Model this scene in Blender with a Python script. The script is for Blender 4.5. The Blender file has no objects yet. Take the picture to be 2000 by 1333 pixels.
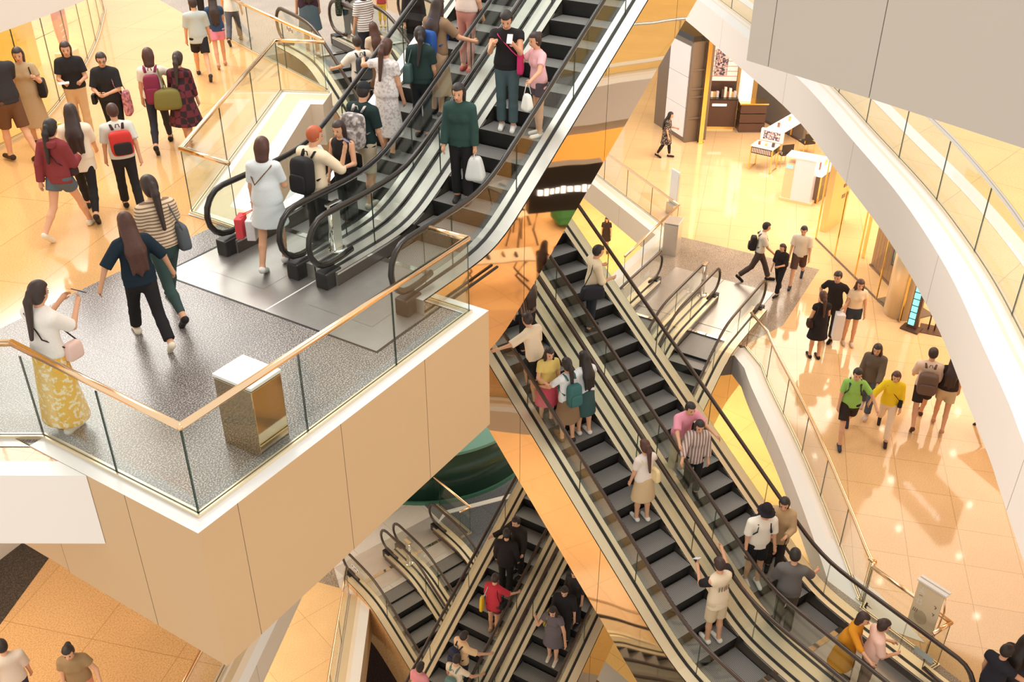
import bpy, bmesh, math, random
import numpy as np
from mathutils import Vector, Matrix
random.seed(7)
SC = bpy.context.scene
COL = SC.collection
PI = math.pi
TAN = math.tan(math.radians(30))

# ------------------------------------------------------------------ camera
F_PX, PITCH, ROLL, YAW, CAM_H = 1931.136, 0.5510113, 0.0034766, 0.5567865, 6.0653
fw = Vector((math.cos(PITCH)*math.cos(YAW), math.cos(PITCH)*math.sin(YAW), -math.sin(PITCH)))
rt = Vector((math.sin(YAW), -math.cos(YAW), 0))
up = rt.cross(fw)
r_ = rt*math.cos(ROLL) + up*math.sin(ROLL)
u_ = -rt*math.sin(ROLL) + up*math.cos(ROLL)
CAM = Vector((0, 0, CAM_H))
cd = bpy.data.cameras.new('camera')
cd.sensor_width = 36.0
cd.lens = F_PX*36.0/2000.0
cd.clip_start = 0.05
cd.clip_end = 300
cam = bpy.data.objects.new('camera', cd)
COL.objects.link(cam)
m = Matrix((r_, u_, -fw)).transposed().to_4x4()
m.translation = CAM
cam.matrix_world = m
SC.camera = cam

def ray(px, py):
    return fw + r_*((px-1000.0)/F_PX) - u_*((py-666.5)/F_PX)
def at(px, py, z=0.0):
    """point of the horizontal plane z on the sight line of a photo point (used for measuring places)"""
    d = ray(px, py); t = (z-CAM_H)/d.z
    return CAM + d*t
def proj(P):
    d = Vector(P)-CAM; k = fw.dot(d)
    return 1000+F_PX*r_.dot(d)/k, 666.5-F_PX*u_.dot(d)/k

# ------------------------------------------------------------------ materials
MATS = {}
def principled(name):
    mt = bpy.data.materials.new(name); mt.use_nodes = True
    return mt, mt.node_tree.nodes, mt.node_tree.links, mt.node_tree.nodes['Principled BSDF']
def lin(c):
    return tuple((x/12.92 if x <= 0.04045 else ((x+0.055)/1.055)**2.4) for x in c)
def rgb(*c):
    """display rgb 0..255 -> linear rgba"""
    return (*lin([x/255.0 for x in c]), 1.0)
def mat(name, color, rough=0.5, metal=0.0, emit=None, es=1.0, spec=0.5, noise=0.0, scale=30.0, bump=0.0, coat=0.0):
    if name in MATS: return MATS[name]
    mt, N, L, b = principled(name)
    b.inputs['Base Color'].default_value = color
    b.inputs['Roughness'].default_value = rough
    b.inputs['Metallic'].default_value = metal
    b.inputs['Specular IOR Level'].default_value = spec
    b.inputs['Coat Weight'].default_value = coat
    if noise > 0 or bump > 0:
        tc = N.new('ShaderNodeTexCoord'); nz = N.new('ShaderNodeTexNoise')
        nz.inputs['Scale'].default_value = scale; nz.inputs['Detail'].default_value = 3 if bump == 0 else 0
        L.new(tc.outputs['Object'], nz.inputs['Vector'])
        if noise > 0:
            mx = N.new('ShaderNodeMix'); mx.data_type = 'RGBA'
            mx.inputs['A'].default_value = tuple(x*(1-noise) for x in color[:3])+(1,)
            mx.inputs['B'].default_value = tuple(min(1, x*(1+noise)) for x in color[:3])+(1,)
            L.new(nz.outputs['Fac'], mx.inputs['Factor']); L.new(mx.outputs['Result'], b.inputs['Base Color'])
        if bump > 0:
            bp = N.new('ShaderNodeBump'); bp.inputs['Strength'].default_value = bump
            bp.inputs['Distance'].default_value = 0.05
            L.new(nz.outputs['Fac'], bp.inputs['Height']); L.new(bp.outputs['Normal'], b.inputs['Normal'])
    if emit is not None:
        b.inputs['Emission Color'].default_value = emit
        b.inputs['Emission Strength'].default_value = es
    MATS[name] = mt
    return mt
def cloth(c, rough=0.85):
    return mat('cloth_%d_%d_%d' % c, rgb(*c), rough, spec=0.2, noise=0.07, scale=60)

def floor_mat(name, base, dark, light, speck=160.0, amt=0.35, tile=None, rot=0.0, rough=0.12, mottle=0.0):
    """polished stone: two sizes of grain, faint cloudy tone and tile joints"""
    mt, N, L, b = principled(name)
    tc = N.new('ShaderNodeTexCoord')
    n1 = N.new('ShaderNodeTexNoise'); n1.inputs['Scale'].default_value = speck; n1.inputs['Detail'].default_value = 2
    L.new(tc.outputs['Object'], n1.inputs['Vector'])
    cr = N.new('ShaderNodeValToRGB')
    e = cr.color_ramp.elements
    e[0].position = 0.36; e[0].color = dark
    e[1].position = 0.64; e[1].color = light
    k = e.new(0.5); k.color = base
    L.new(n1.outputs['Fac'], cr.inputs['Fac'])
    mx = N.new('ShaderNodeMix'); mx.data_type = 'RGBA'; mx.inputs['Factor'].default_value = amt
    mx.inputs['A'].default_value = base
    L.new(cr.outputs['Color'], mx.inputs['B'])
    out = mx.outputs['Result']
    if mottle > 0:
        n2 = N.new('ShaderNodeTexNoise'); n2.inputs['Scale'].default_value = 1.1; n2.inputs['Detail'].default_value = 4
        L.new(tc.outputs['Object'], n2.inputs['Vector'])
        mr = N.new('ShaderNodeMapRange')
        mr.inputs['From Min'].default_value = 0.35; mr.inputs['From Max'].default_value = 0.65
        mr.inputs['To Min'].default_value = 1-mottle; mr.inputs['To Max'].default_value = 1+mottle
        L.new(n2.outputs['Fac'], mr.inputs['Value'])
        mm = N.new('ShaderNodeMix'); mm.data_type = 'RGBA'; mm.blend_type = 'MULTIPLY'; mm.inputs['Factor'].default_value = 1
        L.new(out, mm.inputs['A']); L.new(mr.outputs['Result'], mm.inputs['B']); out = mm.outputs['Result']
    if tile:
        mp = N.new('ShaderNodeMapping'); mp.inputs['Rotation'].default_value = (0, 0, rot)
        L.new(tc.outputs['Object'], mp.inputs['Vector'])
        br = N.new('ShaderNodeTexBrick')
        br.offset = 0.0
        br.inputs['Scale'].default_value = 1.0
        br.inputs['Brick Width'].default_value = tile[0]; br.inputs['Row Height'].default_value = tile[1]
        br.inputs['Mortar Size'].default_value = 0.006; br.inputs['Mortar Smooth'].default_value = 0.3
        br.inputs['Color1'].default_value = (1, 1, 1, 1); br.inputs['Color2'].default_value = (0.95, 0.95, 0.95, 1)
        br.inputs['Mortar'].default_value = (0.62, 0.55, 0.45, 1)
        L.new(mp.outputs['Vector'], br.inputs['Vector'])
        m2 = N.new('ShaderNodeMix'); m2.data_type = 'RGBA'; m2.blend_type = 'MULTIPLY'; m2.inputs['Factor'].default_value = 1
        L.new(out, m2.inputs['A']); L.new(br.outputs['Color'], m2.inputs['B']); out = m2.outputs['Result']
    L.new(out, b.inputs['Base Color'])
    b.inputs['Roughness'].default_value = rough
    b.inputs['Specular IOR Level'].default_value = 0.5
    MATS[name] = mt
    return mt

def glass_mat(name, tint, refl=0.10, rough=0.0):
    """thin pane: clear with a faint tint, mirrored more at a grazing view"""
    mt = bpy.data.materials.new(name); mt.use_nodes = True
    N, L = mt.node_tree.nodes, mt.node_tree.links
    N.clear()
    o = N.new('ShaderNodeOutputMaterial'); t = N.new('ShaderNodeBsdfTransparent'); g = N.new('ShaderNodeBsdfGlossy')
    t.inputs['Color'].default_value = tint
    g.inputs['Color'].default_value = (1, 1, 1, 1); g.inputs['Roughness'].default_value = rough
    lw = N.new('ShaderNodeLayerWeight'); lw.inputs['Blend'].default_value = 0.5
    pw = N.new('ShaderNodeMath'); pw.operation = 'POWER'; pw.inputs[1].default_value = 4.0
    L.new(lw.outputs['Facing'], pw.inputs[0])
    ad = N.new('ShaderNodeMath'); ad.operation = 'MULTIPLY_ADD'; ad.inputs[1].default_value = 0.5; ad.inputs[2].default_value = refl
    ad.use_clamp = True
    L.new(pw.outputs['Value'], ad.inputs[0])
    mx = N.new('ShaderNodeMixShader')
    L.new(ad.outputs['Value'], mx.inputs['Fac']); L.new(t.outputs['BSDF'], mx.inputs[1]); L.new(g.outputs['BSDF'], mx.inputs[2])
    L.new(mx.outputs['Shader'], o.inputs['Surface'])
    MATS[name] = mt
    return mt

def stripe_mat(name, c1, c2, scale, axis=2, thresh=0.5, rough=0.8):
    """hard stripes along an object axis"""
    if name in MATS: return MATS[name]
    mt, N, L, b = principled(name)
    tc = N.new('ShaderNodeTexCoord'); sp = N.new('ShaderNodeSeparateXYZ')
    L.new(tc.outputs['Object'], sp.inputs['Vector'])
    mu = N.new('ShaderNodeMath'); mu.operation = 'MULTIPLY'; mu.inputs[1].default_value = scale
    fr = N.new('ShaderNodeMath'); fr.operation = 'FRACT'
    gt = N.new('ShaderNodeMath'); gt.operation = 'GREATER_THAN'; gt.inputs[1].default_value = thresh
    L.new(sp.outputs[axis], mu.inputs[0]); L.new(mu.outputs[0], fr.inputs[0]); L.new(fr.outputs[0], gt.inputs[0])
    mx = N.new('ShaderNodeMix'); mx.data_type = 'RGBA'
    mx.inputs['A'].default_value = c1; mx.inputs['B'].default_value = c2
    L.new(gt.outputs[0], mx.inputs['Factor']); L.new(mx.outputs['Result'], b.inputs['Base Color'])
    b.inputs['Roughness'].default_value = rough
    b.inputs['Specular IOR Level'].default_value = 0.2
    MATS[name] = mt
    return mt
def plaid_mat(name, c1, c2, scale):
    if name in MATS: return MATS[name]
    mt, N, L, b = principled(name)
    tc = N.new('ShaderNodeTexCoord'); ck = N.new('ShaderNodeTexChecker')
    ck.inputs['Color1'].default_value = c1; ck.inputs['Color2'].default_value = c2; ck.inputs['Scale'].default_value = scale
    L.new(tc.outputs['Object'], ck.inputs['Vector']); L.new(ck.outputs['Color'], b.inputs['Base Color'])
    b.inputs['Roughness'].default_value = 0.85
    MATS[name] = mt
    return mt
def blotch_mat(name, c1, c2, scale, lo=0.45, hi=0.55, rough=0.8):
    """printed cloth: two colours in small irregular patches"""
    if name in MATS: return MATS[name]
    mt, N, L, b = principled(name)
    tc = N.new('ShaderNodeTexCoord'); nz = N.new('ShaderNodeTexNoise'); nz.inputs['Scale'].default_value = scale
    cr = N.new('ShaderNodeValToRGB'); e = cr.color_ramp.elements
    e[0].position = lo; e[0].color = c1; e[1].position = hi; e[1].color = c2
    L.new(tc.outputs['Object'], nz.inputs['Vector']); L.new(nz.outputs['Fac'], cr.inputs['Fac'])
    L.new(cr.outputs['Color'], b.inputs['Base Color']); b.inputs['Roughness'].default_value = rough
    MATS[name] = mt
    return mt

M_GOLD = floor_mat('gold_marble', rgb(231, 181, 121), rgb(194, 142, 88), rgb(246, 208, 158), 55, 0.30, (2.4, 1.2), -0.337, 0.10, 0.03)
M_GOLD2 = floor_mat('honey_marble', rgb(238, 196, 146), rgb(204, 156, 108), rgb(248, 216, 172), 45, 0.30, (1.0, 1.0), -0.32, 0.07, 0.03)
M_ORANGE = floor_mat('amber_marble', rgb(232, 182, 124), rgb(188, 134, 80), rgb(246, 206, 150), 40, 0.45, (1.6, 1.6), -0.32, 0.15, 0.04)
M_AMBER = floor_mat('pale_amber_marble', rgb(240, 200, 146), rgb(210, 160, 104), rgb(250, 218, 170), 40, 0.35, (1.6, 1.6), 0.3, 0.12, 0.04)
M_YELLOW = floor_mat('yellow_marble', rgb(246, 204, 128), rgb(222, 172, 96), rgb(252, 222, 158), 40, 0.3, (1.6, 1.6), 0.2, 0.10, 0.05)
M_SPECK = floor_mat('speckled_granite', rgb(122, 115, 112), rgb(62, 58, 60), rgb(214, 208, 202), 66, 0.8, (1.9, 1.9), 0.0, 0.30, 0.14)
M_TAUPE = floor_mat('taupe_granite', rgb(160, 142, 126), rgb(96, 84, 74), rgb(214, 198, 180), 60, 0.7, None, 0, 0.16, 0.10)
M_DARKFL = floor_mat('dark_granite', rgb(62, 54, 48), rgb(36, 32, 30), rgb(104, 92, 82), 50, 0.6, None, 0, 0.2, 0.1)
M_SLATE = floor_mat('slate_tile', rgb(104, 108, 116), rgb(70, 74, 82), rgb(140, 144, 150), 40, 0.6, (0.9, 0.9), 0.3, 0.2, 0.05)
M_BROWNTILE = floor_mat('brown_tile', rgb(82, 62, 58), rgb(52, 40, 38), rgb(128, 100, 90), 40, 0.6, (1.2, 1.2), 0.5, 0.12, 0.1)
M_PALETILE = floor_mat('pale_tile', rgb(226, 220, 212), rgb(200, 192, 182), rgb(244, 240, 236), 40, 0.3, (1.3, 1.3), 0.3, 0.12, 0.04)
M_WHITE = mat('white_coping', rgb(244, 242, 240), 0.35, noise=0.01)
M_CREAM = mat('cream_paint', rgb(244, 228, 208), 0.5, noise=0.01)
M_BLUSH = mat('blush_white_paint', rgb(250, 242, 235), 0.5, noise=0.01)
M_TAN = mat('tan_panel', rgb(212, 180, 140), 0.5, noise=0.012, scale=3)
M_GREIGE = mat('greige_panel', rgb(202, 194, 184), 0.55, noise=0.01, scale=3)
M_JOINT = mat('panel_joint', rgb(176, 148, 116), 0.7)
M_STEEL = mat('brushed_steel', rgb(226, 222, 216), 0.30, 0.75, noise=0.04, scale=8)
M_CHROME = mat('polished_steel', rgb(232, 230, 226), 0.08, 1.0)
M_PLATE = mat('landing_metal', rgb(176, 172, 168), 0.34, 0.75, noise=0.10, scale=5)
M_BRONZE = mat('bronze_rail', rgb(250, 216, 176), 0.18, 1.0)
M_MIRROR = mat('bronze_mirror', rgb(228, 206, 182), 0.03, 1.0, bump=0.07, scale=1.0)
M_CHAMP = mat('champagne_metal', rgb(240, 224, 192), 0.36, 0.55)
M_RUBBER = mat('black_rubber', rgb(42, 38, 36), 0.25, spec=0.6)
M_BROWNRUB = mat('brown_rubber', rgb(66, 50, 42), 0.3, spec=0.6)
M_GASKET = mat('black_gasket', rgb(30, 28, 27), 0.5)
M_BLACK = mat('black_plastic', rgb(38, 37, 38), 0.35)
M_EDGE = mat('glass_edge', rgb(52, 74, 64), 0.15)
M_GLASS = glass_mat('clear_glass', (0.955, 0.982, 0.965, 1), 0.03)
M_GLASSW = glass_mat('warm_glass', (0.975, 0.975, 0.945, 1), 0.03)
M_PLATE2 = mat('pale_landing_metal', rgb(232, 226, 220), 0.34, 0.6, noise=0.08, scale=5)
M_SAND = mat('sand_strip', rgb(226, 206, 176), 0.5)
M_BINS = mat('mirror_steel', rgb(196, 178, 150), 0.07, 1.0)
M_SKIRT = mat('dark_skirt', rgb(104, 97, 90), 0.32, 0.65)
M_RISER = mat('step_riser', rgb(30, 29, 29), 0.5)

def tread_mat():
    mt, N, L, b = principled('grooved_tread')
    tc = N.new('ShaderNodeTexCoord'); wv = N.new('ShaderNodeTexWave'); wv.bands_direction = 'Y'
    wv.inputs['Scale'].default_value = 12; wv.inputs['Distortion'].default_value = 0
    cr = N.new('ShaderNodeValToRGB'); e = cr.color_ramp.elements
    e[0].position = 0.2; e[0].color = rgb(92, 91, 90); e[1].position = 0.75; e[1].color = rgb(166, 164, 161)
    L.new(tc.outputs['Object'], wv.inputs['Vector']); L.new(wv.outputs['Fac'], cr.inputs['Fac'])
    L.new(cr.outputs['Color'], b.inputs['Base Color'])
    b.inputs['Roughness'].default_value = 0.45; b.inputs['Metallic'].default_value = 0.3
    MATS['grooved_tread'] = mt
    return mt
M_TREAD = tread_mat()

# ------------------------------------------------------------------ mesh helpers
class MB:
    """collects vertices and faces of ONE mesh object"""
    def __init__(s): s.v = []; s.f = []; s.m = []
    def add(s, vs, fs, mi=0):
        o = len(s.v); s.v += [tuple(p) for p in vs]
        for f in fs: s.f.append([i+o for i in f]); s.m.append(mi)
    def box(s, c, size, rz=0.0, mi=0, M=None):
        hx, hy, hz = size[0]/2, size[1]/2, size[2]/2
        P = [(x, y, z) for z in (-hz, hz) for y in (-hy, hy) for x in (-hx, hx)]
        R = Matrix.Rotation(rz, 3, 'Z') if M is None else M
        P = [Vector(c)+R @ Vector(p) for p in P]
        s.add(P, [(0, 2, 3, 1), (4, 5, 7, 6), (0, 1, 5, 4), (2, 6, 7, 3), (0, 4, 6, 2), (1, 3, 7, 5)], mi)
    def tube(s, pts, rad, n=8, mi=0, cap=True, flat=1.0, upv=Vector((0, 0, 1))):
        """swept round bar; rad may be a list"""
        pts = [Vector(p) for p in pts]; k = len(pts)
        rs = rad if isinstance(rad, (list, tuple)) else [rad]*k
        V = []
        for i, p in enumerate(pts):
            t = (pts[min(i+1, k-1)]-pts[max(i-1, 0)])
            if t.length < 1e-9: t = Vector((0, 0, 1))
            t.normalize()
            a = t.cross(upv)
            if a.length < 1e-3: a = t.cross(Vector((1, 0.2, 0)))
            a.normalize(); b = a.cross(t)
            for j in range(n):
                q = 2*PI*j/n
                V.append(p+a*(math.cos(q)*rs[i])+b*(math.sin(q)*rs[i]*flat))
        Fc = [(i*n+j, i*n+(j+1) % n, (i+1)*n+(j+1) % n, (i+1)*n+j) for i in range(k-1) for j in range(n)]
        if cap: Fc += [tuple(range(n-1, -1, -1)), tuple((k-1)*n+j for j in range(n))]
        s.add(V, Fc, mi)
    def prism(s, poly, z0, z1, mi_top=0, mi_side=0, mi_bot=0):
        n = len(poly)
        ar = sum(poly[i][0]*poly[(i+1) % n][1]-poly[(i+1) % n][0]*poly[i][1] for i in range(n))
        if ar < 0: poly = poly[::-1]
        V = [(p[0], p[1], z0) for p in poly]+[(p[0], p[1], z1) for p in poly]
        o = len(s.v); s.v += V
        s.f.append([o+i for i in range(n-1, -1, -1)]); s.m.append(mi_bot)
        s.f.append([o+n+i for i in range(n)]); s.m.append(mi_top)
        for i in range(n):
            j = (i+1) % n
            s.f.append([o+i, o+j, o+n+j, o+n+i]); s.m.append(mi_side)
    def strip(s, A, B, mi=0):
        """ribbon between two point rows"""
        n = len(A); o = len(s.v)
        s.v += [tuple(p) for p in A]+[tuple(p) for p in B]
        for i in range(n-1): s.f.append([o+i, o+i+1, o+n+i+1, o+n+i]); s.m.append(mi)
    def lathe(s, prof, c, n=24, mi=0):
        """profile of (radius, z) turned round the vertical through c"""
        V = []; k = len(prof)
        for r, z in prof:
            for j in range(n):
                q = 2*PI*j/n; V.append((c[0]+r*math.cos(q), c[1]+r*math.sin(q), c[2]+z))
        s.add(V, [(i*n+j, i*n+(j+1) % n, (i+1)*n+(j+1) % n, (i+1)*n+j) for i in range(k-1) for j in range(n)] +
              [tuple(range(n-1, -1, -1)), tuple((k-1)*n+j for j in range(n))], mi)
    def build(s, name, mats, parent=None, smooth=False, origin=None, bevel=0.0):
        me = bpy.data.meshes.new(name)
        V = s.v
        if origin is not None: V = [(p[0]-origin[0], p[1]-origin[1], p[2]-origin[2]) for p in V]
        me.from_pydata(V, [], s.f)
        for mt in (mats if isinstance(mats, (list, tuple)) else [mats]): me.materials.append(mt)
        if max(s.m, default=0) > 0: me.polygons.foreach_set('material_index', s.m)
        if smooth: me.polygons.foreach_set('use_smooth', [True]*len(me.polygons))
        me.update()
        o = bpy.data.objects.new(name, me); COL.objects.link(o)
        if origin is not None: o.location = origin
        if parent is not None: o.parent = parent
        if bevel > 0:
            bv = o.modifiers.new('bevel', 'BEVEL'); bv.width = bevel; bv.segments = 2; bv.limit_method = 'ANGLE'
        return o
def tag(o, label, cat, group=None):
    o['label'] = label; o['category'] = cat
    if group: o['group'] = group
    return o
def empty(name, loc=(0, 0, 0), rz=0.0):
    o = bpy.data.objects.new(name, None); COL.objects.link(o)
    o.location = loc; o.rotation_euler = (0, 0, rz); o.empty_display_size = 0.2
    return o
def thing(name, label, cat, loc=(0, 0, 0), rz=0.0, group=None):
    return tag(empty(name, loc, rz), label, cat, group)
def struct(o):
    o['kind'] = 'structure'; return o
def arc(pts, n=8):
    """smooth curve through points (Catmull-Rom)"""
    P = [Vector(p) for p in pts]; out = []
    for i in range(len(P)-1):
        p0 = P[i-1] if i else P[0]*2-P[1]
        p3 = P[i+2] if i+2 < len(P) else P[-1]*2-P[-2]
        for k in range(n):
            t = k/n
            out.append(0.5*((2*P[i])+(P[i+1]-p0)*t+(2*p0-5*P[i]+4*P[i+1]-p3)*t*t+(3*P[i]-p0-3*P[i+1]+p3)*t**3))
    out.append(P[-1])
    return out
def v2(p): return Vector((p[0], p[1]))
def offset(pts, d):
    """shift a plan polyline sideways by d (to its left for d > 0)"""
    P = [v2(p) for p in pts]; out = []
    for i, p in enumerate(P):
        a = (P[i]-P[i-1]).normalized() if i else (P[1]-P[0]).normalized()
        b = (P[i+1]-P[i]).normalized() if i+1 < len(P) else a
        n = Vector((-a.y, a.x))+Vector((-b.y, b.x))
        n.normalize(); k = n.dot(Vector((-b.y, b.x)))
        out.append(p+n*(d/max(k, 0.35)))
    return out
# ------------------------------------------------------------------ escalators
def softplus(x, w):
    if x > 20*w: return x
    if x < -20*w: return 0.0
    return w*math.log1p(math.exp(x/w))
class Esc:
    """one escalator: local u runs uphill in plan, v to the left of uphill; base = lower bend, step nosing height zlow"""
    def __init__(s, base, ang, rise, lo, hi, half=0.64):
        s.b = Vector(base); s.e = Vector((math.cos(ang), math.sin(ang), 0)); s.n = Vector((-math.sin(ang), math.cos(ang), 0))
        s.rise = rise; s.run = rise/TAN; s.lo = lo; s.hi = hi; s.half = half; s.ang = ang
    def h(s, u): return TAN*(softplus(u, 0.22)-softplus(u-s.run, 0.22))
    def P(s, u, v, z=0.0): return s.b+s.e*u+s.n*v+Vector((0, 0, s.h(u)+z))
    def us(s, a, b, d=0.5):
        n = max(1, int(math.ceil((b-a)/d))); return [a+(b-a)*i/n for i in range(n+1)]
    def fine(s, a, b):
        pts = set([a, b])
        for c in (0.0, s.run):
            for k in range(-7, 8):
                x = c+k*0.2
                if a < x < b: pts.add(round(x, 4))
        x = a
        while x < b: pts.add(round(x, 4)); x += 1.0
        return sorted(pts)

def make_escalator(E, label, group, rail_mat, outer_side, gap, steps=True, clad=M_MIRROR, deck=M_STEEL, u_hi=None, clad_depth=1.3, plate=M_PLATE):
    """outer_side +1/-1: the side whose truss is clad; gap: half distance to the neighbour unit's glass line"""
    root = thing('escalator', label, 'escalator', E.b, E.ang, group)
    bpy.context.view_layer.update()
    inv = root.matrix_world.inverted()
    top = E.run+E.hi if u_hi is None else u_hi
    def fin(mb, name, mats, smooth=False, bevel=0.0, par=root):
        mb.v = [tuple(inv @ Vector(p)) for p in mb.v]
        return mb.build(name, mats, par, smooth, None, bevel)
    DK = 0.2                                   # deck height over the nosing line
    for sd in (1, -1):
        v = E.half*sd
        # handrail: straight run, round noses, returns low down
        path = []
        R = 0.34
        c = -E.lo+R
        for k in range(9):                     # lower nose, from below round to the top
            q = PI-k*PI/8
            path.append((c-R*math.sin(q), (0.97-R)+R*math.cos(q)))
        path = [(c+0.45, 0.97-2*R+0.03), (c+0.2, 0.97-2*R)]+path
        body = [(u, 0.97) for u in E.fine(c, top-R) if u > c+0.05]
        path += body
        if u_hi is None:
            c2 = top-R
            for k in range(1, 9):
                q = k*PI/8
                path.append((c2+R*math.sin(q), (0.97-R)+R*math.cos(q)))
            path += [(c2-0.2, 0.97-2*R), (c2-0.45, 0.97-2*R+0.03)]
        mb = MB()
        mb.tube([E.b+E.e*u+E.n*v+Vector((0, 0, E.h(min(max(u, -E.lo), top))+z)) for u, z in path], 0.043, 10, 0, True, 0.75, E.n)
        fin(mb, 'handrail', rail_mat, True)
        # glass panes
        us = [-E.lo+0.05]; x = -E.lo+1.25
        while x < top-1.0: us.append(x); x += 1.55
        us.append(top-0.05)
        for i in range(len(us)-1):
            a, b = us[i]+0.006, us[i+1]-0.006
            fs = E.fine(a, b)
            mb = MB()
            def edge(u):
                """upper and lower edge of the glass at u, rounded at the ends"""
                dl, dh = u+E.lo-0.05, top-0.05-u
                d = min(dl, dh if u_hi is None else 9); rr = 0.36
                if d >= rr: return 0.95, 0.18
                q = math.sqrt(max(0.0, rr*rr-(rr-d)**2)); m_ = 0.60
                return m_+q*0.97, max(0.18, m_-q)
            if i == 0: fs = sorted(set(fs+[a+0.02, a+0.06, a+0.12, a+0.2, a+0.3, a+0.4]))
            if i == len(us)-2: fs = sorted(set(fs+[b-0.02, b-0.06, b-0.12, b-0.2, b-0.3, b-0.4]))
            for w in (-0.006, 0.006):
                mb.strip([E.P(u, v+w, edge(u)[0]) for u in fs], [E.P(u, v+w, edge(u)[1]) for u in fs], 0)
            mb.strip([E.P(u, v-0.006, edge(u)[0]) for u in fs], [E.P(u, v+0.006, edge(u)[0]) for u in fs], 1)
            for u in (a, b):
                t_, l_ = edge(u)
                mb.strip([E.P(u, v-0.006, t_), E.P(u, v+0.006, t_)], [E.P(u, v-0.006, l_), E.P(u, v+0.006, l_)], 1)
            fin(mb, 'glass_pane', [M_GLASS, M_EDGE])
        # decks, gaskets, skirt
        inn, out = E.half-0.13, E.half+(0.22 if sd == outer_side else gap)
        U = E.fine(-E.lo+0.32, top-0.32 if u_hi is None else top)
        mb = MB()
        mb.strip([E.P(u, sd*inn, DK) for u in U], [E.P(u, sd*(E.half-0.03), DK) for u in U], 0)
        mb.strip([E.P(u, sd*(E.half-0.03), DK+0.004) for u in U], [E.P(u, sd*(E.half+0.03), DK+0.004) for u in U], 1)
        mb.strip([E.P(u, sd*(E.half+0.03), DK) for u in U], [E.P(u, sd*(out-0.012), DK) for u in U], 0)
        if sd != outer_side:
            mb.strip([E.P(u, sd*(out-0.03), DK+0.004) for u in U], [E.P(u, sd*out, DK+0.004) for u in U], 1)
        u0 = U[0]                              # squared-off lower end of the deck
        for (ua, ub) in ((U[0], U[0]), (U[-1], U[-1])):
            mb.add([E.P(ua, sd*inn, DK), E.P(ua, sd*out, DK), E.P(ua, sd*out, -0.02), E.P(ua, sd*inn, -0.02)], [(0, 1, 2, 3)], 0)
        fin(mb, 'deck', [deck, M_GASKET])
        mb = MB()
        mb.strip([E.P(u, sd*inn, DK) for u in U], [E.P(u, sd*inn, -0.06) for u in U], 0)
        mb.strip([E.P(u, sd*(inn-0.006), DK-0.005) for u in U], [E.P(u, sd*(inn-0.006), DK-0.035) for u in U], 1)
        fin(mb, 'skirt_panel', [M_SKIRT, M_CHROME])
        mb = MB()                              # black inlet where the handrail dives in
        for uc in ((-E.lo+0.30,) if u_hi is not None else (-E.lo+0.30, top-0.30)):
            mb = MB(); mb.box(E.P(uc, v, 0.115), (0.30, 0.20, 0.23), E.ang)
            fin(mb, 'handrail_inlet', M_BLACK, False, 0.02)
    # outer truss
    sd = outer_side; vo = E.half+0.22
    a, b = -E.lo+0.32, (top-0.32 if u_hi is None else top)
    x = a; k = 0
    while x < b-0.05:
        y = min(b, x+2.35)
        if b-y < 0.5: y = b
        fs = [q for q in E.fine(x, y-0.012)]
        mb = MB()
        mb.strip([E.P(u, sd*vo, DK-0.01) for u in fs], [E.P(u, sd*vo, -clad_depth) for u in fs], 0)
        fin(mb, 'cladding_panel', clad)
        x = y
    mb = MB()
    fs = E.fine(a, b)
    vi = -sd*(E.half+gap)
    mb.strip([E.P(u, sd*(vo-0.004), -clad_depth) for u in fs], [E.P(u, vi, -clad_depth) for u in fs], 0)
    mb.strip([E.P(u, sd*(vo-0.02), DK-0.03) for u in fs], [E.P(u, sd*(vo-0.02), -clad_depth) for u in fs], 1)
    mb.strip([E.P(u, sd*(E.half-0.14), -0.35) for u in fs], [E.P(u, -sd*(E.half-0.14), -0.35) for u in fs], 1)
    fin(mb, 'truss_soffit', [clad, M_JOINT])
    # steps
    if steps:
        mb = MB()
        w = E.half-0.14; d = 0.4; rz = d*TAN
        mb.add([(0, -w, 0), (d, -w, 0), (d, w, 0), (0, w, 0)], [(0, 1, 2, 3)], 0)
        mb.add([(0, -w, 0), (0, w, 0), (0.0, w, -0.02), (0.0, -w, -0.02), (0.03, w, -rz-0.02), (0.03, -w, -rz-0.02)], [(0, 1, 2, 3), (3, 2, 4, 5)], 1)
        proto = mb.build('step', [M_TREAD, M_RISER], root)
        first = True
        k = -2
        while k*d < min(E.run, top)+0.9:
            u = k*d
            z = TAN*min(max(u+d, 0), E.run)
            if first: o = proto; first = False
            else:
                o = proto.copy(); COL.objects.link(o); o.parent = root
            o.location = (u, 0, z-0.02)
            k += 1
    # comb plates at both landings
    for (ua, ub, zz) in ((-E.lo-0.25, -0.78, 0.0), (E.run+0.95, E.run+E.hi+0.3, E.rise)):
        if ua > top+1: continue
        w = E.half-0.14; mb = MB()
        P4 = [E.b+E.e*p+E.n*q+Vector((0, 0, zz+0.008)) for p, q in ((ua, -w), (ub, -w), (ub, w), (ua, w))]
        mb.add(P4, [(0, 1, 2, 3)], 0)
        cp = fin(mb, 'landing_plate', plate)
        uu = ub if zz == 0.0 else ua
        mb = MB(); mb.box(E.b+E.e*uu+Vector((0, 0, zz+0.011)), (0.10, 2*w, 0.012), E.ang)
        fin(mb, 'comb', M_CHROME)
    return root

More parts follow.
